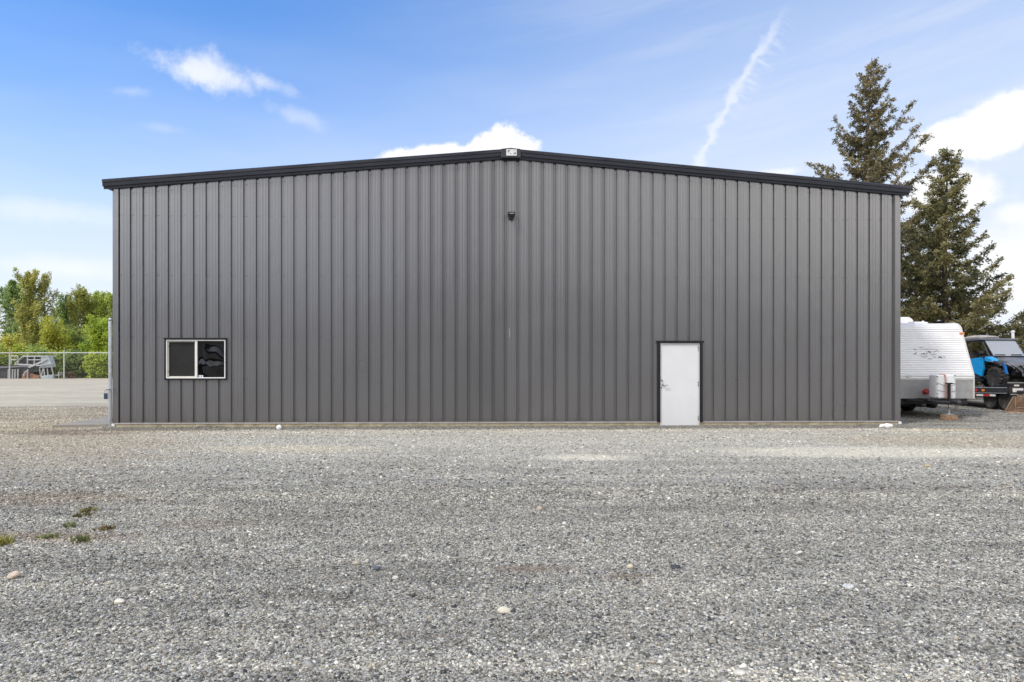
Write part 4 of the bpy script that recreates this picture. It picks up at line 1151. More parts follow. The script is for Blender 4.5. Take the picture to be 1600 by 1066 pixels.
# ------------------------------------------------------------------ flatbed trailer and side-by-side buggy on it
UY = R(1.5); UP = R(-2.4); UO = Vector((16.27, 23.0, 0.02)); DZ = 0.625
def wheel(parent, loc, r, w, knobs, tyre, rimm):
    we = part_empty('wheel', parent, loc)
    mb = MB().lathe([(r * 0.58, -w * 0.42), (r * 0.86, -w * 0.5), (r * 0.95, -w * 0.42), (r * 0.97, 0), (r * 0.95, w * 0.42), (r * 0.86, w * 0.5), (r * 0.58, w * 0.42)], (0, 0, 0), 'x', 28)
    if knobs:
        tr = MB()
        for i in range(18):
            a = 2 * math.pi * i / 18
            for sx, da in ((-1, 0), (1, 0.17), (0, 0.09)):
                aa = a + da
                rot = Matrix.Rotation(-aa, 4, 'X') @ Matrix.Rotation(0.35 * sx, 4, 'Z')
                c = Vector((sx * w * 0.33, r * 0.975 * math.sin(aa), r * 0.975 * math.cos(aa)))
                tr.box(c, (w * 0.30, r * 0.17, r * 0.09), rot)
    mb.build('tyre', M['rubber'] if knobs else tyre, we)
    if knobs:
        tr.build('tread', tyre, we)
    rb = MB().lathe([(r * 0.58, -w * 0.40), (r * 0.54, -w * 0.42), (r * 0.50, -w * 0.2), (r * 0.5, w * 0.2), (r * 0.54, w * 0.42), (r * 0.58, w * 0.40)], (0, 0, 0), 'x', 24)
    for i in range(6):
        a = 2 * math.pi * i / 6
        for sx in (-1, 1):
            rb.tube([(sx * w * 0.28, r * 0.1 * math.sin(a), r * 0.1 * math.cos(a)), (sx * w * 0.30, r * 0.52 * math.sin(a), r * 0.52 * math.cos(a))], r * 0.055, 5)
    rb.cyl((-w * 0.34, 0, 0), (w * 0.34, 0, 0), r * 0.16, n=12)
    rb.build('rim', rimm, we)
    return we
def flatbed():
    fb = thing('flatbed_trailer', 'black flatbed trailer with red and white side tape carrying the blue buggy', 'trailer', UO, UY)
    y0, y1, w = -1.95, 4.2, 1.02
    fb.rotation_euler = (UP, 0, UY)
    deck = MB().b2((-w + 0.05, y0, DZ - 0.06), (w - 0.05, y1, DZ)); deck.build('deck', mat('deck_boards', (0.05, 0.045, 0.04), 0.8), fb)
    for sx in (-1, 1):
        mb = MB().b2((sx * w - 0.05, y0, DZ - 0.17), (sx * w + 0.05, y1, DZ + 0.02))
        mb.build('side_rail', M['dark_metal'], fb, 0.008)
        MB().b2((sx * (w + 0.052) - 0.006, y0, DZ + 0.0), (sx * (w + 0.052) + 0.006, y1, DZ + 0.022)).b2((sx * (w + 0.052) - 0.006, y0, DZ - 0.172), (sx * (w + 0.052) + 0.006, y1, DZ - 0.155)).build('rail_edge', M['galv'], fb)
        MB().b2((sx * w - 0.03, y0 + 0.5, DZ - 0.29), (sx * w + 0.03, y1, DZ - 0.175)).build('fender_rail', M['dark_metal'], fb)
        MB().b2((sx * (w + 0.034) - 0.003, y0 + 0.5, DZ - 0.265), (sx * (w + 0.034) + 0.003, y1 - 0.3, DZ - 0.205)).build('reflective_tape', M['tape'], fb)
        for yy in (-1.72, -1.06):
            wheel(fb, (sx * (w - 0.16), yy, 0.31 + 0.042 * yy), 0.31, 0.21, False, M['rubber'], M['dark_metal'])
    for yy, mm in ((-0.62, 'red'), (-0.95, 'amber')):
        MB().b2((-w - 0.075, yy - 0.06, DZ - 0.12), (-w - 0.05, yy + 0.06, DZ - 0.04)).build('marker_lamp', M[mm], fb, 0.008)
    # front end: headboard box, plate, drawbar
    MB().b2((-w, y0 - 0.06, DZ - 0.20), (w, y0 - 0.003, DZ + 0.03)).build('front_beam', M['dark_metal'], fb, 0.008)
    MB().b2((-w + 0.02, y0 - 0.075, DZ - 0.215), (w - 0.02, y0 - 0.055, DZ - 0.185)).build('beam_edge', M['galv'], fb)
    MB().b2((-0.93, y0 - 0.070, DZ - 0.13), (-0.60, y0 - 0.062, DZ - 0.01)).build('info_plate', M['plate_white'], fb)
    MB().b2((-0.95, y0 + 0.02, DZ + 0.002), (-0.35, y0 + 0.30, DZ + 0.15)).b2((-0.15, y0 + 0.02, DZ + 0.002), (0.75, y0 + 0.34, DZ + 0.20)).build('tool_box', M['black_plastic'], fb, 0.02)
    MB().b2((-0.82, y0 + 0.010, DZ + 0.05), (-0.66, y0 + 0.018, DZ + 0.10)).build('tool_label', M['plate_white'], fb)
    for sx in (-1, 1):
        MB().tube([(sx * 0.8, y0, DZ - 0.12), (sx * 0.06, y0 - 1.5, DZ - 0.15)], 0.05, 6).build('drawbar', M['dark_metal'], fb)
    MB().cyl((0, y0 - 1.2, 0.0), (0, y0 - 1.2, DZ), 0.035).build('stand', M['galv'], fb)
    # strapped wheel chock
    MB().b2((-0.98, -1.46, DZ + 0.002), (-0.40, -1.26, DZ + 0.10)).build('wheel_chock', M['black_plastic'], fb, 0.02)
flatbed()
def buggy():
    u = thing('side_by_side_buggy', 'blue and black side-by-side buggy with grey roof standing on the flatbed trailer', 'buggy', UO + Vector((0, 0, DZ + 0.004)), UY)
    u.rotation_euler = (UP, 0, UY)
    r, w, tx = 0.33, 0.27, 0.65
    for sx in (-1, 1):
        wheel(u, (sx * tx, -1.0, r), r, w, True, M['mud_rubber'], M['utv_black'])
        wheel(u, (sx * tx, 1.05, r), r, w, True, M['mud_rubber'], M['utv_black'])
    MB().prism([(-1.1, 0.36), (-0.95, 0.28), (1.3, 0.28), (1.4, 0.5), (1.35, 0.72), (-0.4, 0.60), (-1.05, 0.62)], -0.40, 0.40, 'x').build('chassis', M['utv_black'], u, 0.02)
    MB().b2((-0.66, -0.62, 0.30), (0.66, 0.62, 0.38)).build('floor_pan', M['utv_black'], u, 0.02)
    # bonnet
    bn = MB()
    rows = [(-1.40, 0.70, 0.40), (-1.30, 0.80, 0.44), (-1.0, 0.90, 0.50), (-0.62, 1.00, 0.58), (-0.52, 1.04, 0.60)]
    vs = []
    for y, z, hw in rows:
        vs += [(-hw, y, z - 0.10), (-hw * 0.8, y, z - 0.015), (-hw * 0.35, y, z + 0.01), (hw * 0.35, y, z + 0.01), (hw * 0.8, y, z - 0.015), (hw, y, z - 0.10)]
    fs = [(i * 6 + j, i * 6 + j + 1, i * 6 + j + 7, i * 6 + j + 6) for i in range(4) for j in range(5)]
    bn.add(vs, fs)
    o = bn.build('bonnet', M['utv_grey'], u); md = o.modifiers.new('S', 'SOLIDIFY'); md.thickness = 0.03
    # grille, bumper
    MB().prism([(-1.41, 0.68), (-1.43, 0.50), (-1.36, 0.38), (-1.10, 0.40), (-1.10, 0.78), (-1.30, 0.78)], -0.36, 0.36, 'x').build('grille', M['utv_black'], u, 0.02)
    for sx in (-1, 1):
        MB().tube([(sx * 0.50, -1.32, 0.80), (sx * 0.36, -1.44, 0.66), (sx * 0.20, -1.47, 0.50), (sx * 0.16, -1.46, 0.36)], 0.026, 6).build('bumper_bar', M['bar_grey'], u)
        MB().tube([(sx * 0.06, -1.44, 0.56), (sx * 0.22, -1.43, 0.73)], 0.022, 6).build('grille_bar', M['bar_grey'], u)
        # headlight
        MB().prism([(sx * 0.36, 0.71), (sx * 0.62, 0.80), (sx * 0.60, 0.735), (sx * 0.42, 0.66)], -1.36, -1.20, 'y').build('headlight', M['lens'], u, 0.01)
        # front fenders
        fp_ = MB().prism([(-1.32, 0.70), (-1.18, 0.82), (-0.86, 0.90), (-0.55, 0.96), (-0.55, 0.90), (-0.86, 0.82), (-1.12, 0.74)], sx * 0.44, sx * 0.78, 'x')
        fp_.build('fender', M['utv_black'], u, 0.015)
        MB().prism([(-1.00, 0.86), (-0.90, 0.94), (-0.70, 1.02), (-0.62, 0.99), (-0.64, 0.87), (-0.82, 0.83)], sx * 0.56, sx * 0.795, 'x').build('fender_panel', M['blue'], u, 0.02)
        MB().prism([(-1.00, 0.83), (-0.78, 0.865), (-0.80, 0.905), (-0.98, 0.875)], sx * 0.782, sx * 0.792, 'x').build('fender_decal', M['lens'], u)  # pale decal patch on the side of the fender
        # doors
        MB().prism([(-0.46, 0.96), (-0.36, 1.00), (0.30, 0.96), (0.66, 1.08), (0.62, 0.82), (0.30, 0.62), (-0.12, 0.46), (-0.40, 0.36), (-0.47, 0.60)], sx * 0.66, sx * 0.745, 'x').build('door', M['blue'], u, 0.02)
        MB().prism([(-0.34, 0.38), (-0.10, 0.44), (0.32, 0.60), (0.62, 0.80), (0.66, 0.34), (0.30, 0.26), (-0.30, 0.26)], sx * 0.64, sx * 0.725, 'x').build('sill_panel', M['utv_black'], u, 0.02)
        MB().tube([(sx * 0.76, -0.50, 0.25), (sx * 0.80, 0.0, 0.22), (sx * 0.76, 0.62, 0.25)], 0.025, 6).build('nerf_bar', M['dark_metal'], u)
        MB().prism([(0.66, 1.08), (1.05, 1.12), (1.45, 1.02), (1.45, 0.80), (1.15, 0.84), (0.70, 0.82)], sx * 0.50, sx * 0.76, 'x').build('rear_fender', M['blue'], u, 0.02)
        # cage
        MB().tube([(sx * 0.60, -0.60, 1.00), (sx * 0.56, -0.22, 1.56), (sx * 0.55, -0.10, 1.60), (sx * 0.55, 0.85, 1.60), (sx * 0.60, 1.15, 1.02)], 0.028, 8).build('cage_tube', M['utv_black'], u)
        MB().tube([(sx * 0.64, 0.42, 0.95), (sx * 0.56, 0.46, 1.60)], 0.026, 8).build('cage_post', M['utv_black'], u)
        MB().tube([(sx * 0.70, -1.37, 0.76), (sx * 0.62, -1.36, 0.44)], 0.045, 10).build('shock', M['shock_blue'], u)
        MB().tube([(sx * 0.20, -1.05, 0.42), (sx * 0.55, -1.0, 0.32)], 0.025, 6).tube([(sx * 0.20, -0.85, 0.36), (sx * 0.55, -1.0, 0.32)], 0.025, 6).tube([(sx * 0.22, -0.95, 0.56), (sx * 0.55, -1.0, 0.46)], 0.022, 6).build('suspension_arm', M['dark_metal'], u)
        # seats
        st = part_empty('seat', u, (sx * 0.30, 0.25, 0))
        MB().b2((-0.22, -0.25, 0.52), (0.22, 0.25, 0.66)).build('cushion', M['seat_fabric'], st, 0.05)
        MB().box((0, 0.27, 0.95), (0.42, 0.13, 0.62), Matrix.Rotation(R(-12), 4, 'X')).build('backrest', M['seat_fabric'], st, 0.05)
        MB().tube([(sx * 0.62, -0.50, 1.12), (sx * 0.76, -0.52, 1.16)], 0.012, 5).box((sx * 0.82, -0.52, 1.17), (0.14, 0.05, 0.10)).build('mirror', M['utv_black'], u, 0.01)
    MB().prism([(-0.26, 1.585), (-0.30, 1.60), (-0.20, 1.645), (0.2, 1.665), (0.85, 1.645), (0.95, 1.60), (0.9, 1.585)], -0.64, 0.64, 'x').build('roof', M['utv_grey'], u, 0.02)
    ws = MB().add([(-0.47, -0.63, 1.03), (0.57, -0.63, 1.03), (0.54, -0.25, 1.57), (-0.47, -0.25, 1.57)], [(0, 1, 2, 3)]).build('windshield', M['windshield'], u)
    md = ws.modifiers.new('S', 'SOLIDIFY'); md.thickness = 0.008
    MB().tube([(-0.60, -0.64, 1.02), (0.60, -0.64, 1.02)], 0.022, 6).build('windshield_base', M['utv_black'], u)
    for sx in (-0.28, 0.28):
        MB().box((sx, -0.645, 1.075), (0.36, 0.012, 0.03)).build('windshield_vent', M['utv_black'], u)
    MB().prism([(-0.50, 1.02), (-0.40, 1.08), (-0.15, 1.04), (-0.10, 0.75), (-0.45, 0.75)], -0.60, 0.60, 'x').build('dashboard', M['utv_black'], u, 0.02)
    MB().tube([(0.30 + 0.16 * math.cos(a), -0.05 + 0.06 * math.sin(a), 1.08 + 0.15 * math.sin(a)) for a in np.linspace(0, 6.28, 18)], 0.014, 6).build('steering_wheel', M['utv_black'], u)
    MB().cyl((-0.14, -1.46, 0.47), (0.30, -1.46, 0.47), 0.06, n=12).build('winch', M['dark_metal'], u)
    MB().b2((-0.02, -1.535, 0.46), (0.22, -1.522, 0.55)).build('number_plate', M['plate_white'], u)
    mb = MB()
    for i in range(4):                              # dark bars standing in for the worn digits on the plate
        mb.b2((0.025 + i * 0.045, -1.539, 0.48), (0.050 + i * 0.045, -1.536, 0.53))
    mb.build('plate_digits', M['decal_grey'], u)
    MB().cyl((0.52, -0.20, 1.64), (0.52, -0.20, 1.86), 0.045, 0.045, 12).lathe([(0.06, 0), (0.06, 0.05), (0.03, 0.07), (0, 0.075)], (0.52, -0.20, 1.84), 'z', 12).build('beacon', M['plate_white'], u)
    MB().b2((-0.60, 0.70, 0.80), (0.60, 1.45, 1.00)).build('cargo_bed', M['utv_black'], u, 0.02)
    bg = MB().blob((-0.05, 0.62, 1.70), (0.46, 0.46, 0.11), 4, 3, 0.3).build('gear_bag', M['bag'], None, smooth=True)
    bg.location = UO + Vector((0, 0, DZ)); bg.rotation_euler = (UP, 0, UY)
    tag(bg, 'lumpy pale grey gear bag lying on the roof of the blue buggy', 'bag')
buggy()

# ------------------------------------------------------------------ compact loader at the frame edge: bucket and front wheel show
def loader():
    d = 20.6; k = d / F
    b0 = P(1570, 645, d); b0.z = 0
    ld = thing('compact_loader', 'compact loader with rusty bucket and yellow wheel rim beside the flatbed trailer', 'loader', b0, R(-36))
    L, Hh, W = 0.62, 0.50, 1.3
    bk = part_empty('bucket', ld)
    side = [(0.0, 0.015), (0.55, 0.0), (L, 0.06), (L, Hh - 0.05), (L - 0.05, Hh), (0.22, Hh)]
    for yy in (0.0, W):
        MB().prism(side, yy, yy + 0.03, 'y').build('side_plate', M['rust'], bk, 0.004)
    MB().prism([(0.0, 0.0), (0.55, -0.012), (L + 0.012, 0.05), (L + 0.012, Hh - 0.05), (L - 0.04, Hh + 0.012), (0.30, Hh + 0.012), (0.30, Hh - 0.012), (L - 0.06, Hh - 0.012), (L - 0.02, Hh - 0.06), (L - 0.02, 0.07), (0.54, 0.02), (0.0, 0.02)], 0.034, W - 0.004, 'y').build('shell', M['rust'], bk)
    MB().tube([(0.0, -0.012, 0.02), (0.22, -0.012, Hh)], 0.022, 5).tube([(0.0, -0.012, 0.02), (0.58, -0.012, 0.012)], 0.018, 5).build('cutting_edge', M['rust_edge'], bk)
    MB().b2((0.25, -0.020, 0.03), (0.27, -0.002, Hh - 0.01)).b2((0.28, -0.014, 0.16), (L, -0.002, 0.19)).build('wear_strip', M['rust_edge'], bk)
    for yy in (0.12, 1.30):
        w = part_empty('wheel', ld, (0.85, yy - 0.37, 0.36))
        MB().lathe([(0.24, -0.12), (0.34, -0.13), (0.365, -0.1), (0.37, 0), (0.365, 0.1), (0.34, 0.13), (0.24, 0.12)], (0, 0, 0), 'y', 28).build('tyre', M['rubber'], w, smooth=True)
        MB().lathe([(0.0, -0.08), (0.10, -0.09), (0.16, -0.06), (0.22, -0.10), (0.275, -0.133), (0.275, 0.11), (0.0, 0.1)], (0, 0, 0), 'y', 24).build('rim', M['loader_yellow'], w, smooth=True)
        w2 = part_empty('wheel', ld, (1.95, yy - 0.37, 0.36))
        MB().lathe([(0.24, -0.12), (0.34, -0.13), (0.365, -0.1), (0.37, 0), (0.365, 0.1), (0.34, 0.13), (0.24, 0.12)], (0, 0, 0), 'y', 28).build('tyre', M['rubber'], w2, smooth=True)
        MB().lathe([(0.0, -0.08), (0.10, -0.09), (0.16, -0.06), (0.22, -0.10), (0.275, -0.133), (0.275, 0.11), (0.0, 0.1)], (0, 0, 0), 'y', 24).build('rim', M['loader_yellow'], w2, smooth=True)
        MB().tube([(0.70, yy - 0.17, 0.35), (0.95, yy - 0.17, 0.62), (2.3, yy - 0.17, 1.25)], 0.06, 6).build('lift_arm', M['loader_yellow'], ld)
    MB().prism([(0.78, 0.35), (2.45, 0.35), (2.55, 1.1), (1.7, 1.25), (1.3, 0.8), (0.80, 0.6)], -0.09, 0.80, 'y').build('body', M['loader_yellow'], ld, 0.03)
    cg = MB()
    for yy in (0.0, 0.72):
        cg.tube([(1.30, yy, 0.8), (1.30, yy, 1.95), (2.2, yy, 1.95), (2.3, yy, 1.1)], 0.035, 6)
    cg.b2((1.25, -0.04, 1.95), (2.25, 0.76, 2.0)).build('cab_frame', M['dark_metal'], ld)
loader()

# ------------------------------------------------------------------ trees
def cards(cent, dirs, ln, wd, r, face=0.0):
    """leaf-sized faces: centre points, long direction, length, width -> verts, faces (quads)"""
    n = len(cent)
    d = dirs / (np.linalg.norm(dirs, axis=1)[:, None] + 1e-9)
    rn = r.normal(0, 1, (n, 3))
    if face:
        rn = rn * 0.55 + np.array([-0.35, -0.55, 0.75])[None] * face
        d = d - rn * (np.sum(d * rn, 1) / np.sum(rn * rn, 1))[:, None] * 0.9
        d /= (np.linalg.norm(d, axis=1)[:, None] + 1e-9)
    s = np.cross(d, rn); s /= (np.linalg.norm(s, axis=1)[:, None] + 1e-9)
    a = cent - d * ln[:, None] * 0.5; b = cent + d * ln[:, None] * 0.5
    w = s * wd[:, None] * 0.5
    up = np.cross(d, s) * (wd * 0.25)[:, None]
    v = np.stack([a, cent + w + up, b, cent - w + up], 1)
    return v.reshape(-1, 3), np.arange(n * 4).reshape(n, 4)
def fir(base, height, spread, seed, label, lean=(0, 0), cols=((0.10, 0.092, 0.045), (0.42, 0.35, 0.18)), extra=(), nb=95, crown_from=0.05, dens=1.0, size=1.0, lobes=None):
    r = np.random.default_rng(seed); rd = random.Random(seed)
    t = thing('fir_tree', label, 'tree', base, 0, 'tall fir trees behind the building')
    def axis(h):
        k = h / height
        return Vector((lean[0] * k ** 2 + 0.05 * math.sin(k * 9), lean[1] * k ** 2 + 0.05 * math.cos(k * 7), h))
    hs = [height * i / 14 for i in range(15)]
    tb = MB().tube([axis(h) for h in hs], [max(0.015, 0.017 * height * max(0.0, 1 - h / height) ** 0.85) for h in hs], 9)
    C, D, Ln, Wd, Tn = [], [], [], [], []
    branches = []
    for i in range(nb):
        k = crown_from + (0.985 - crown_from) * ((i + rd.random()) / nb)
        az = i * 2.39996 + rd.uniform(-0.5, 0.5)
        prof = spread * min(1.0, ((1 - k) ** 0.82) * 1.12 + 0.035) * rd.uniform(0.45, 1.12)
        if rd.random() < 0.16:
            prof *= 1.22
        branches.append((k, az, prof, 0.28 + 0.35 * k))
    branches += list(extra)
    for k, az, L, up in branches:
        o = axis(k * height)
        dr = Vector((math.cos(az), math.sin(az), 0))
        pts = []
        n = 9
        sg = rd.uniform(0.06, 0.16)
        for j in range(n):
            s = j / (n - 1)
            # leaves the trunk slightly upward, sags, and the tip turns up
            z = L * (up * 0.30 * s - sg * math.sin(math.pi * min(1, s * 1.1)) + up * 0.85 * max(0, s - 0.45) ** 1.7)
            sd_ = Vector((-dr.y, dr.x, 0)) * (0.05 * L * math.sin(s * 4 + az))
            pts.append(o + dr * (L * s) + sd_ + Vector((0, 0, z)))
        tb.tube(pts, [max(0.006, (0.010 + 0.012 * L) * (1 - 0.9 * j / (n - 1))) for j in range(n)], 4)
        # twigs
        tint = rd.gauss(0.45, 0.22)
        nt = int((6 + L * 12.0) * dens)
        for q in range(nt):
            s = 0.10 + 0.90 * (q + rd.random()) / nt
            f = s * (n - 1); j = min(n - 2, int(f)); p0 = pts[j].lerp(pts[j + 1], f - j)
            tl = (0.22 + 0.34 * L * max(0.0, 1 - s) ** 0.7 * 0.55 + 0.10 * L * s) * rd.uniform(0.5, 1.15) * size
            tl = min(tl, 0.95)
            side = 1 if q % 2 else -1
            fw = (pts[j + 1] - pts[j]).normalized()
            td = (fw * rd.uniform(0.35, 0.9) + Vector((-dr.y, dr.x, 0)) * side * rd.uniform(0.25, 1.0) + Vector((0, 0, rd.uniform(-0.75, 0.25)))).normalized()
            if s > 0.86:
                td = (fw + Vector((rd.uniform(-.4, .4), rd.uniform(-.4, .4), rd.uniform(-.2, .5)))).normalized()
            m_ = max(8, int(tl * 70 * dens))
            ss = r.random(m_) ** 0.8
            cen = np.array(p0)[None] + np.array(td)[None] * (tl * ss)[:, None] + r.normal(0, 0.035 + 0.03 * tl, (m_, 3))
            cen[:, 2] -= 0.18 * tl * ss ** 2
            dd = np.array(td)[None] * 0.8 + r.normal(0, 0.55, (m_, 3)); dd[:, 2] -= 0.25
            C.append(cen); D.append(dd)
            Ln.append((0.09 + 0.10 * r.random(m_)) * size); Wd.append((0.028 + 0.034 * r.random(m_)) * size)
            Tn.append(np.clip(tint + r.normal(0, 0.2, m_) + rd.uniform(-0.2, 0.2), 0, 1))
    tb.build('trunk', M['bark'], t)
    C, D, Ln, Wd, Tn = (np.concatenate(a) for a in (C, D, Ln, Wd, Tn))
    v, f = cards(C, D, Ln, Wd, r, 0.5)
    col = np.array(cols[0])[None] * (1 - Tn[:, None]) + np.array(cols[1])[None] * Tn[:, None]
    mesh_np('crown', v, f, M['needle'], t, np.repeat(col, 4, 0))
    return t
def at(px, d):
    return Vector(((px - CX) / F * d, d, 0))
d1, d2 = 32.0, 28.0
PI = math.pi
fir(at(1344, d1), H + (HY - 90) / F * d1, 3.3, 3, 'tallest brownish green fir rising behind the roof edge of the building', lean=(0.55, 0), nb=135,
    extra=((0.60, 0.15, 3.6, 0.70), (0.70, 0.2, 2.55, 0.95), (0.78, 0.1, 2.1, 1.0), (0.62, PI - 0.2, 2.3, 0.75), (0.56, PI + 0.15, 2.5, 0.6), (0.76, PI, 1.55, 0.9), (0.50, -0.2, 3.6, 0.55), (0.44, 0.3, 3.6, 0.5), (0.66, -0.5, 2.4, 0.8)))
fir(at(1476, d2), H + (HY - 229) / F * d2, 2.6, 8, 'shorter dark green fir behind the white caravan and the buggy', lean=(0.10, 0), nb=104, cols=((0.085, 0.088, 0.038), (0.37, 0.33, 0.145)),
    extra=((0.20, 0.0, 2.9, 0.35), (0.30, 0.1, 2.35, 0.4), (0.42, -0.1, 1.95, 0.5), (0.24, -0.4, 2.9, 0.2), (0.14, 0.3, 3.2, 0.1), (0.12, 0.0, 3.2, 0.3), (0.74, PI, 1.25, 0.4), (0.62, PI + .2, 1.6, 0.4), (0.50, PI, 1.9, .5), (0.35, PI - .3, 2.4, .4)))
fir(at(1432, 36.0), 8.2, 2.8, 21, 'dark fir half hidden between the building corner and the caravan roof', nb=70, cols=((0.075, 0.08, 0.035), (0.32, 0.28, 0.125)))
fir(at(1608, 44.0), 4.1, 2.0, 31, 'small grey-green fir far behind the buggy at the frame edge', nb=46, dens=0.7, size=1.4, cols=((0.06, 0.075, 0.05), (0.13, 0.14, 0.09)))

def leafy(name, px, topy, hw, d, c0, c1, label, seed, n=5200, dens=1.0, cat='tree', shape='poplar', leaf=0.17, group='spring green trees beyond the fence', bark='pale_bark'):
    r = np.random.default_rng(seed); rd = random.Random(seed)
    hgt = H + (HY - topy) / F * d; W = hw / F * d * 1.2
    t = thing(name, label, cat, at(px, d), 0, group)
    tb = MB()
    bend = rd.uniform(-0.25, 0.25)
    ax = lambda k: Vector((bend * math.sin(k * 3), 0.1 * math.sin(k * 5), hgt * k))
    low = 0.10 if shape == 'poplar' else 0.02
    ks = [i / 8 for i in range(9)]
    tb.tube([ax(k * 0.97) for k in ks], [max(0.012, 0.014 * hgt * max(0.0, 1 - k) ** 0.8) for k in ks], 7)
    C = []; Sz = []; T = []
    nl = 34 if shape == 'poplar' else 26
    for i in range(nl):
        k = low + (0.96 - low) * (i + rd.random()) / nl
        az = i * 2.4 + rd.uniform(-.5, .5)
        if shape == 'poplar':
            env = W * (0.55 + 0.45 * math.sin(math.pi * min(1, max(0, (k - low) / (1 - low))) ** 0.8)) * (1 if k < 0.72 else max(0.20, (1.0 - k) / 0.28))
            up = 1.5 + 1.6 * k
        else:
            env = W * math.sqrt(max(0.05, 1 - ((k - 0.40) / 0.62) ** 2)); up = 0.6
        L = env * rd.uniform(0.55, 1.12)
        o = ax(k * 0.96 if shape == 'poplar' else k * 0.6)
        dr = Vector((math.cos(az), math.sin(az), 0))
        tip = o + dr * L + Vector((0, 0, up * L * rd.uniform(0.5, 1.0) if shape == 'poplar' else hgt * k * 0.4))
        if tip.z > hgt: tip.z = hgt - rd.random() * 0.2
        mid = o.lerp(tip, 0.5) + Vector((0, 0, -0.08 * L))
        tb.tube([o, mid, tip], [0.02 + 0.012 * L, 0.016 + 0.006 * L, 0.008], 4)
        nc = 7
        tone = rd.gauss(0.5, 0.22)
        for q in range(nc):
            s = 0.25 + 0.75 * (q + rd.random()) / nc
            c = (o.lerp(mid, s * 2) if s < 0.5 else mid.lerp(tip, s * 2 - 1))
            m_ = max(3, int(1.7 * n / (nl * nc) * dens * rd.uniform(0.25, 1.5)))
            rad = (0.17 + 0.19 * W * (0.5 + 0.5 * rd.random()) * (1.1 - 0.5 * s)) * (1.05 - 0.55 * k * (shape == 'poplar'))
            cc = np.array(c)[None] + r.normal(0, rad * 0.62, (m_, 3)) * np.array([1, 1, 1.15 if shape == 'poplar' else 0.85])
            C.append(cc); T.append(np.clip(tone + r.normal(0, 0.20, m_) + rd.uniform(-.2, .2), 0, 1))
    # a leader above the crown
    tb.build('trunk', M[bark], t)
    C = np.concatenate(C); T = np.concatenate(T)
    C[:, 2] = np.maximum(C[:, 2], 0.06)
    nn = len(C)
    v, f = cards(C, r.normal(0, 1, (nn, 3)), leaf * (0.7 + 0.7 * r.random(nn)), leaf * (0.45 + 0.4 * r.random(nn)), r, 1.0)
    col = np.array(c0)[None] * (1 - T[:, None]) + np.array(c1)[None] * T[:, None]
    mesh_np('crown', v, f, M['leaf'], t, np.repeat(col, 4, 0))
OL0, OL1 = (0.37, 0.385, 0.10), (0.64, 0.62, 0.21)
DG0, DG1 = (0.22, 0.33, 0.10), (0.40, 0.52, 0.17)
MG0, MG1 = (0.34, 0.44, 0.09), (0.56, 0.64, 0.16)
YG0, YG1 = (0.48, 0.49, 0.08), (0.70, 0.65, 0.15)
BG0, BG1 = (0.36, 0.48, 0.06), (0.58, 0.66, 0.11)
GO0, GO1 = (0.44, 0.44, 0.22), (0.62, 0.60, 0.34)
leafy('poplar_tree', 22, 434, 21, 63, DG0, DG1, 'dark green poplar behind the tall olive one at the frame edge', 41, 6500)
leafy('poplar_tree', 46, 419, 20, 60, OL0, OL1, 'tallest olive yellow poplar behind the derelict boat', 42, 7600)
leafy('poplar_tree', 73, 420, 17, 61, GO0, GO1, 'thin sparse poplar whose bare limbs show against the sky', 43, 2700)
leafy('poplar_tree', 108, 457, 16, 65, DG0, DG1, 'dark green poplar standing at the sky gap beside the sparse one', 44, 4200)
leafy('poplar_tree', 131, 447, 19, 63, OL0, (0.56, 0.58, 0.17), 'broad olive poplar with a pointed top nearer the building', 45, 7000)
leafy('poplar_tree', 152, 455, 18, 66, MG0, MG1, 'mid green poplar behind the bright green bushy tree', 46, 5200)
leafy('poplar_tree', 174, 454, 18, 64, MG0, BG1, 'green poplar partly hidden by the corner of the building', 47, 5200)
leafy('poplar_tree', 205, 450, 20, 64, MG0, MG1, 'green poplar hidden behind the building', 48, 2500)
leafy('poplar_tree', -22, 470, 22, 63, MG0, MG1, 'mid green poplar outside the frame edge', 49, 4000)
leafy('bushy_tree', 60, 485, 26, 66, MG0, (0.40, 0.40, 0.13), 'dull green bushy tree in the middle behind the poplar trunks', 50, 4200, shape='bush')
leafy('bushy_tree', 86, 492, 24, 58, (0.38, 0.42, 0.06), (0.60, 0.60, 0.11), 'rounded olive green bushy tree right of the boat under the sky gap', 51, 5600, shape='bush')
leafy('bushy_tree', 155, 487, 24, 57, BG0, BG1, 'bright green bushy tree beside the gate post', 52, 6800, shape='bush')
leafy('bushy_tree', 122, 508, 22, 60, DG0, MG1, 'shaded green bushy tree between the olive and bright green ones', 53, 4600, shape='bush')
leafy('poplar_tree', 95, 480, 20, 68, MG0, MG1, 'pale green poplar closing the gap low behind the olive bushy tree', 56, 4200)
leafy('poplar_tree', 140, 470, 24, 69, MG0, MG1, 'pale green poplar low behind the pointed olive one', 57, 4600)
leafy('poplar_tree', 40, 462, 26, 69, MG0, MG1, 'pale green poplar filling in behind the tallest olive one', 58, 4600)
leafy('shrub', 12, 519, 17, 56, YG0, YG1, 'golden yellow-green shrub above the fence behind the boat bow', 54, 3400, shape='bush', group='shrubs along the fence', cat='shrub')
leafy('shrub', 33, 534, 13, 55, BG0, YG1, 'smaller lime shrub right of the golden one behind the boat', 55, 2200, shape='bush', group='shrubs along the fence', cat='shrub')
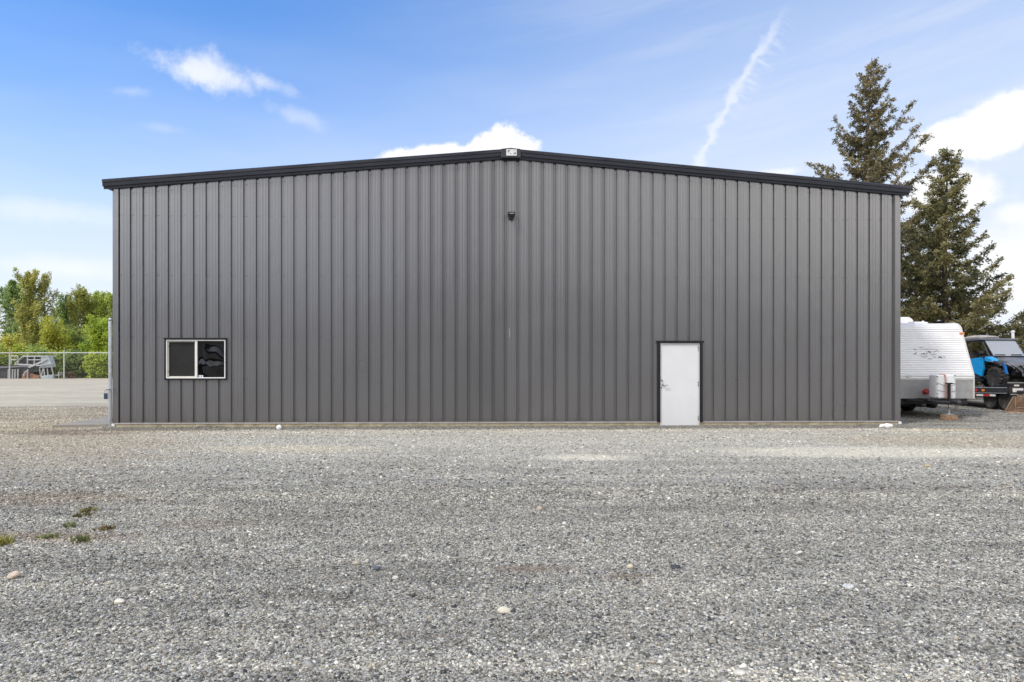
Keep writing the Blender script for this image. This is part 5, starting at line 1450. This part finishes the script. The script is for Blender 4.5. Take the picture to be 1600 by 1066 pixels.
for i_, (px_, ty_, hw_, c0_, c1_, lb) in enumerate((
        (-18, 530, 20, MG0, MG1, 'mid green shrub just outside the frame edge behind the fence'),
        (8, 556, 18, MG0, MG1, 'low green shrub behind the dark boat hull'),
        (62, 538, 20, DG0, MG1, 'shaded shrub right behind the boat cabin'),
        (96, 546, 15, DG0, MG1, 'dark green shrub behind the fence post beside the boat'),
        (115, 545, 15, DG0, (0.32, 0.38, 0.12), 'dark low shrub in the middle of the fence bay'),
        (134, 552, 14, MG0, MG1, 'rounded mid green shrub pressed against the fence wire'),
        (152, 548, 14, MG0, BG1, 'brighter green shrub behind the fence left of the gate post'),
        (170, 550, 14, BG0, BG1, 'lime green shrub behind the fence right at the gate post'),
        (190, 550, 16, MG0, MG1, 'green shrub hidden behind the building corner'))):
    leafy('shrub', px_, ty_, hw_, 53.2 + (i_ % 3) * 0.6, c0_, c1_, lb, 70 + i_, 2600, shape='bush', leaf=0.20, group='shrubs along the fence', cat='shrub')
leafy('dry_bush', 111, 583, 5, 51.8, (0.14, 0.085, 0.055), (0.26, 0.16, 0.10), 'small reddish brown dry bush at the foot of the fence', 91, 420, shape='bush', leaf=0.14, group='', cat='bush')

# far low woods closing the horizon
def far_woods():
    r = np.random.default_rng(5); n = 26000
    x = r.uniform(-260, 260, n); y = 150 + r.normal(0, 6, n)
    top = 5.0 + 1.6 * np.sin(x * 0.11) + 1.2 * np.sin(x * 0.31 + 1) + r.normal(0, 0.5, n)
    z = r.random(n) ** 0.8 * top
    cen = np.stack([x, y, z], -1)
    v, f = cards(cen, r.normal(0, 1, (n, 3)), 1.6 + r.random(n), 0.9 + 0.6 * r.random(n), r)
    T = np.clip(0.5 + 0.3 * np.sin(x * 0.2) + r.normal(0, .2, n), 0, 1)[:, None]
    col = np.array([0.06, 0.075, 0.04]) * (1 - T) + np.array([0.13, 0.15, 0.07]) * T
    o = mesh_np('far_woods', v, f, M['leaf'], None, np.repeat(col, 4, 0))
    tag(o, 'distant low woods along the horizon', 'woods', kind='stuff')
far_woods()
def rear_woods():
    r = np.random.default_rng(15); n = 16000
    x = r.uniform(-150, 150, n); y = -62 + r.normal(0, 3, n) - 0.0012 * x * x
    top = 9.5 + 2.2 * np.abs(np.sin(x * 0.35)) + 1.5 * np.sin(x * 0.13 + 1) + r.normal(0, 0.6, n)
    z = r.random(n) * top
    v, f = cards(np.stack([x, y, z], -1), r.normal(0, 1, (n, 3)), 1.8 + r.random(n), 1.1 + 0.7 * r.random(n), r)
    T = r.random(n)[:, None]
    col = np.array([0.025, 0.032, 0.015]) * (1 - T) + np.array([0.06, 0.068, 0.03]) * T
    o = mesh_np('dark_woods', v, f, M['needle'], None, np.repeat(col, 4, 0))
    tag(o, 'dark woods closing the far side of the yard', 'woods', kind='stuff')
rear_woods()
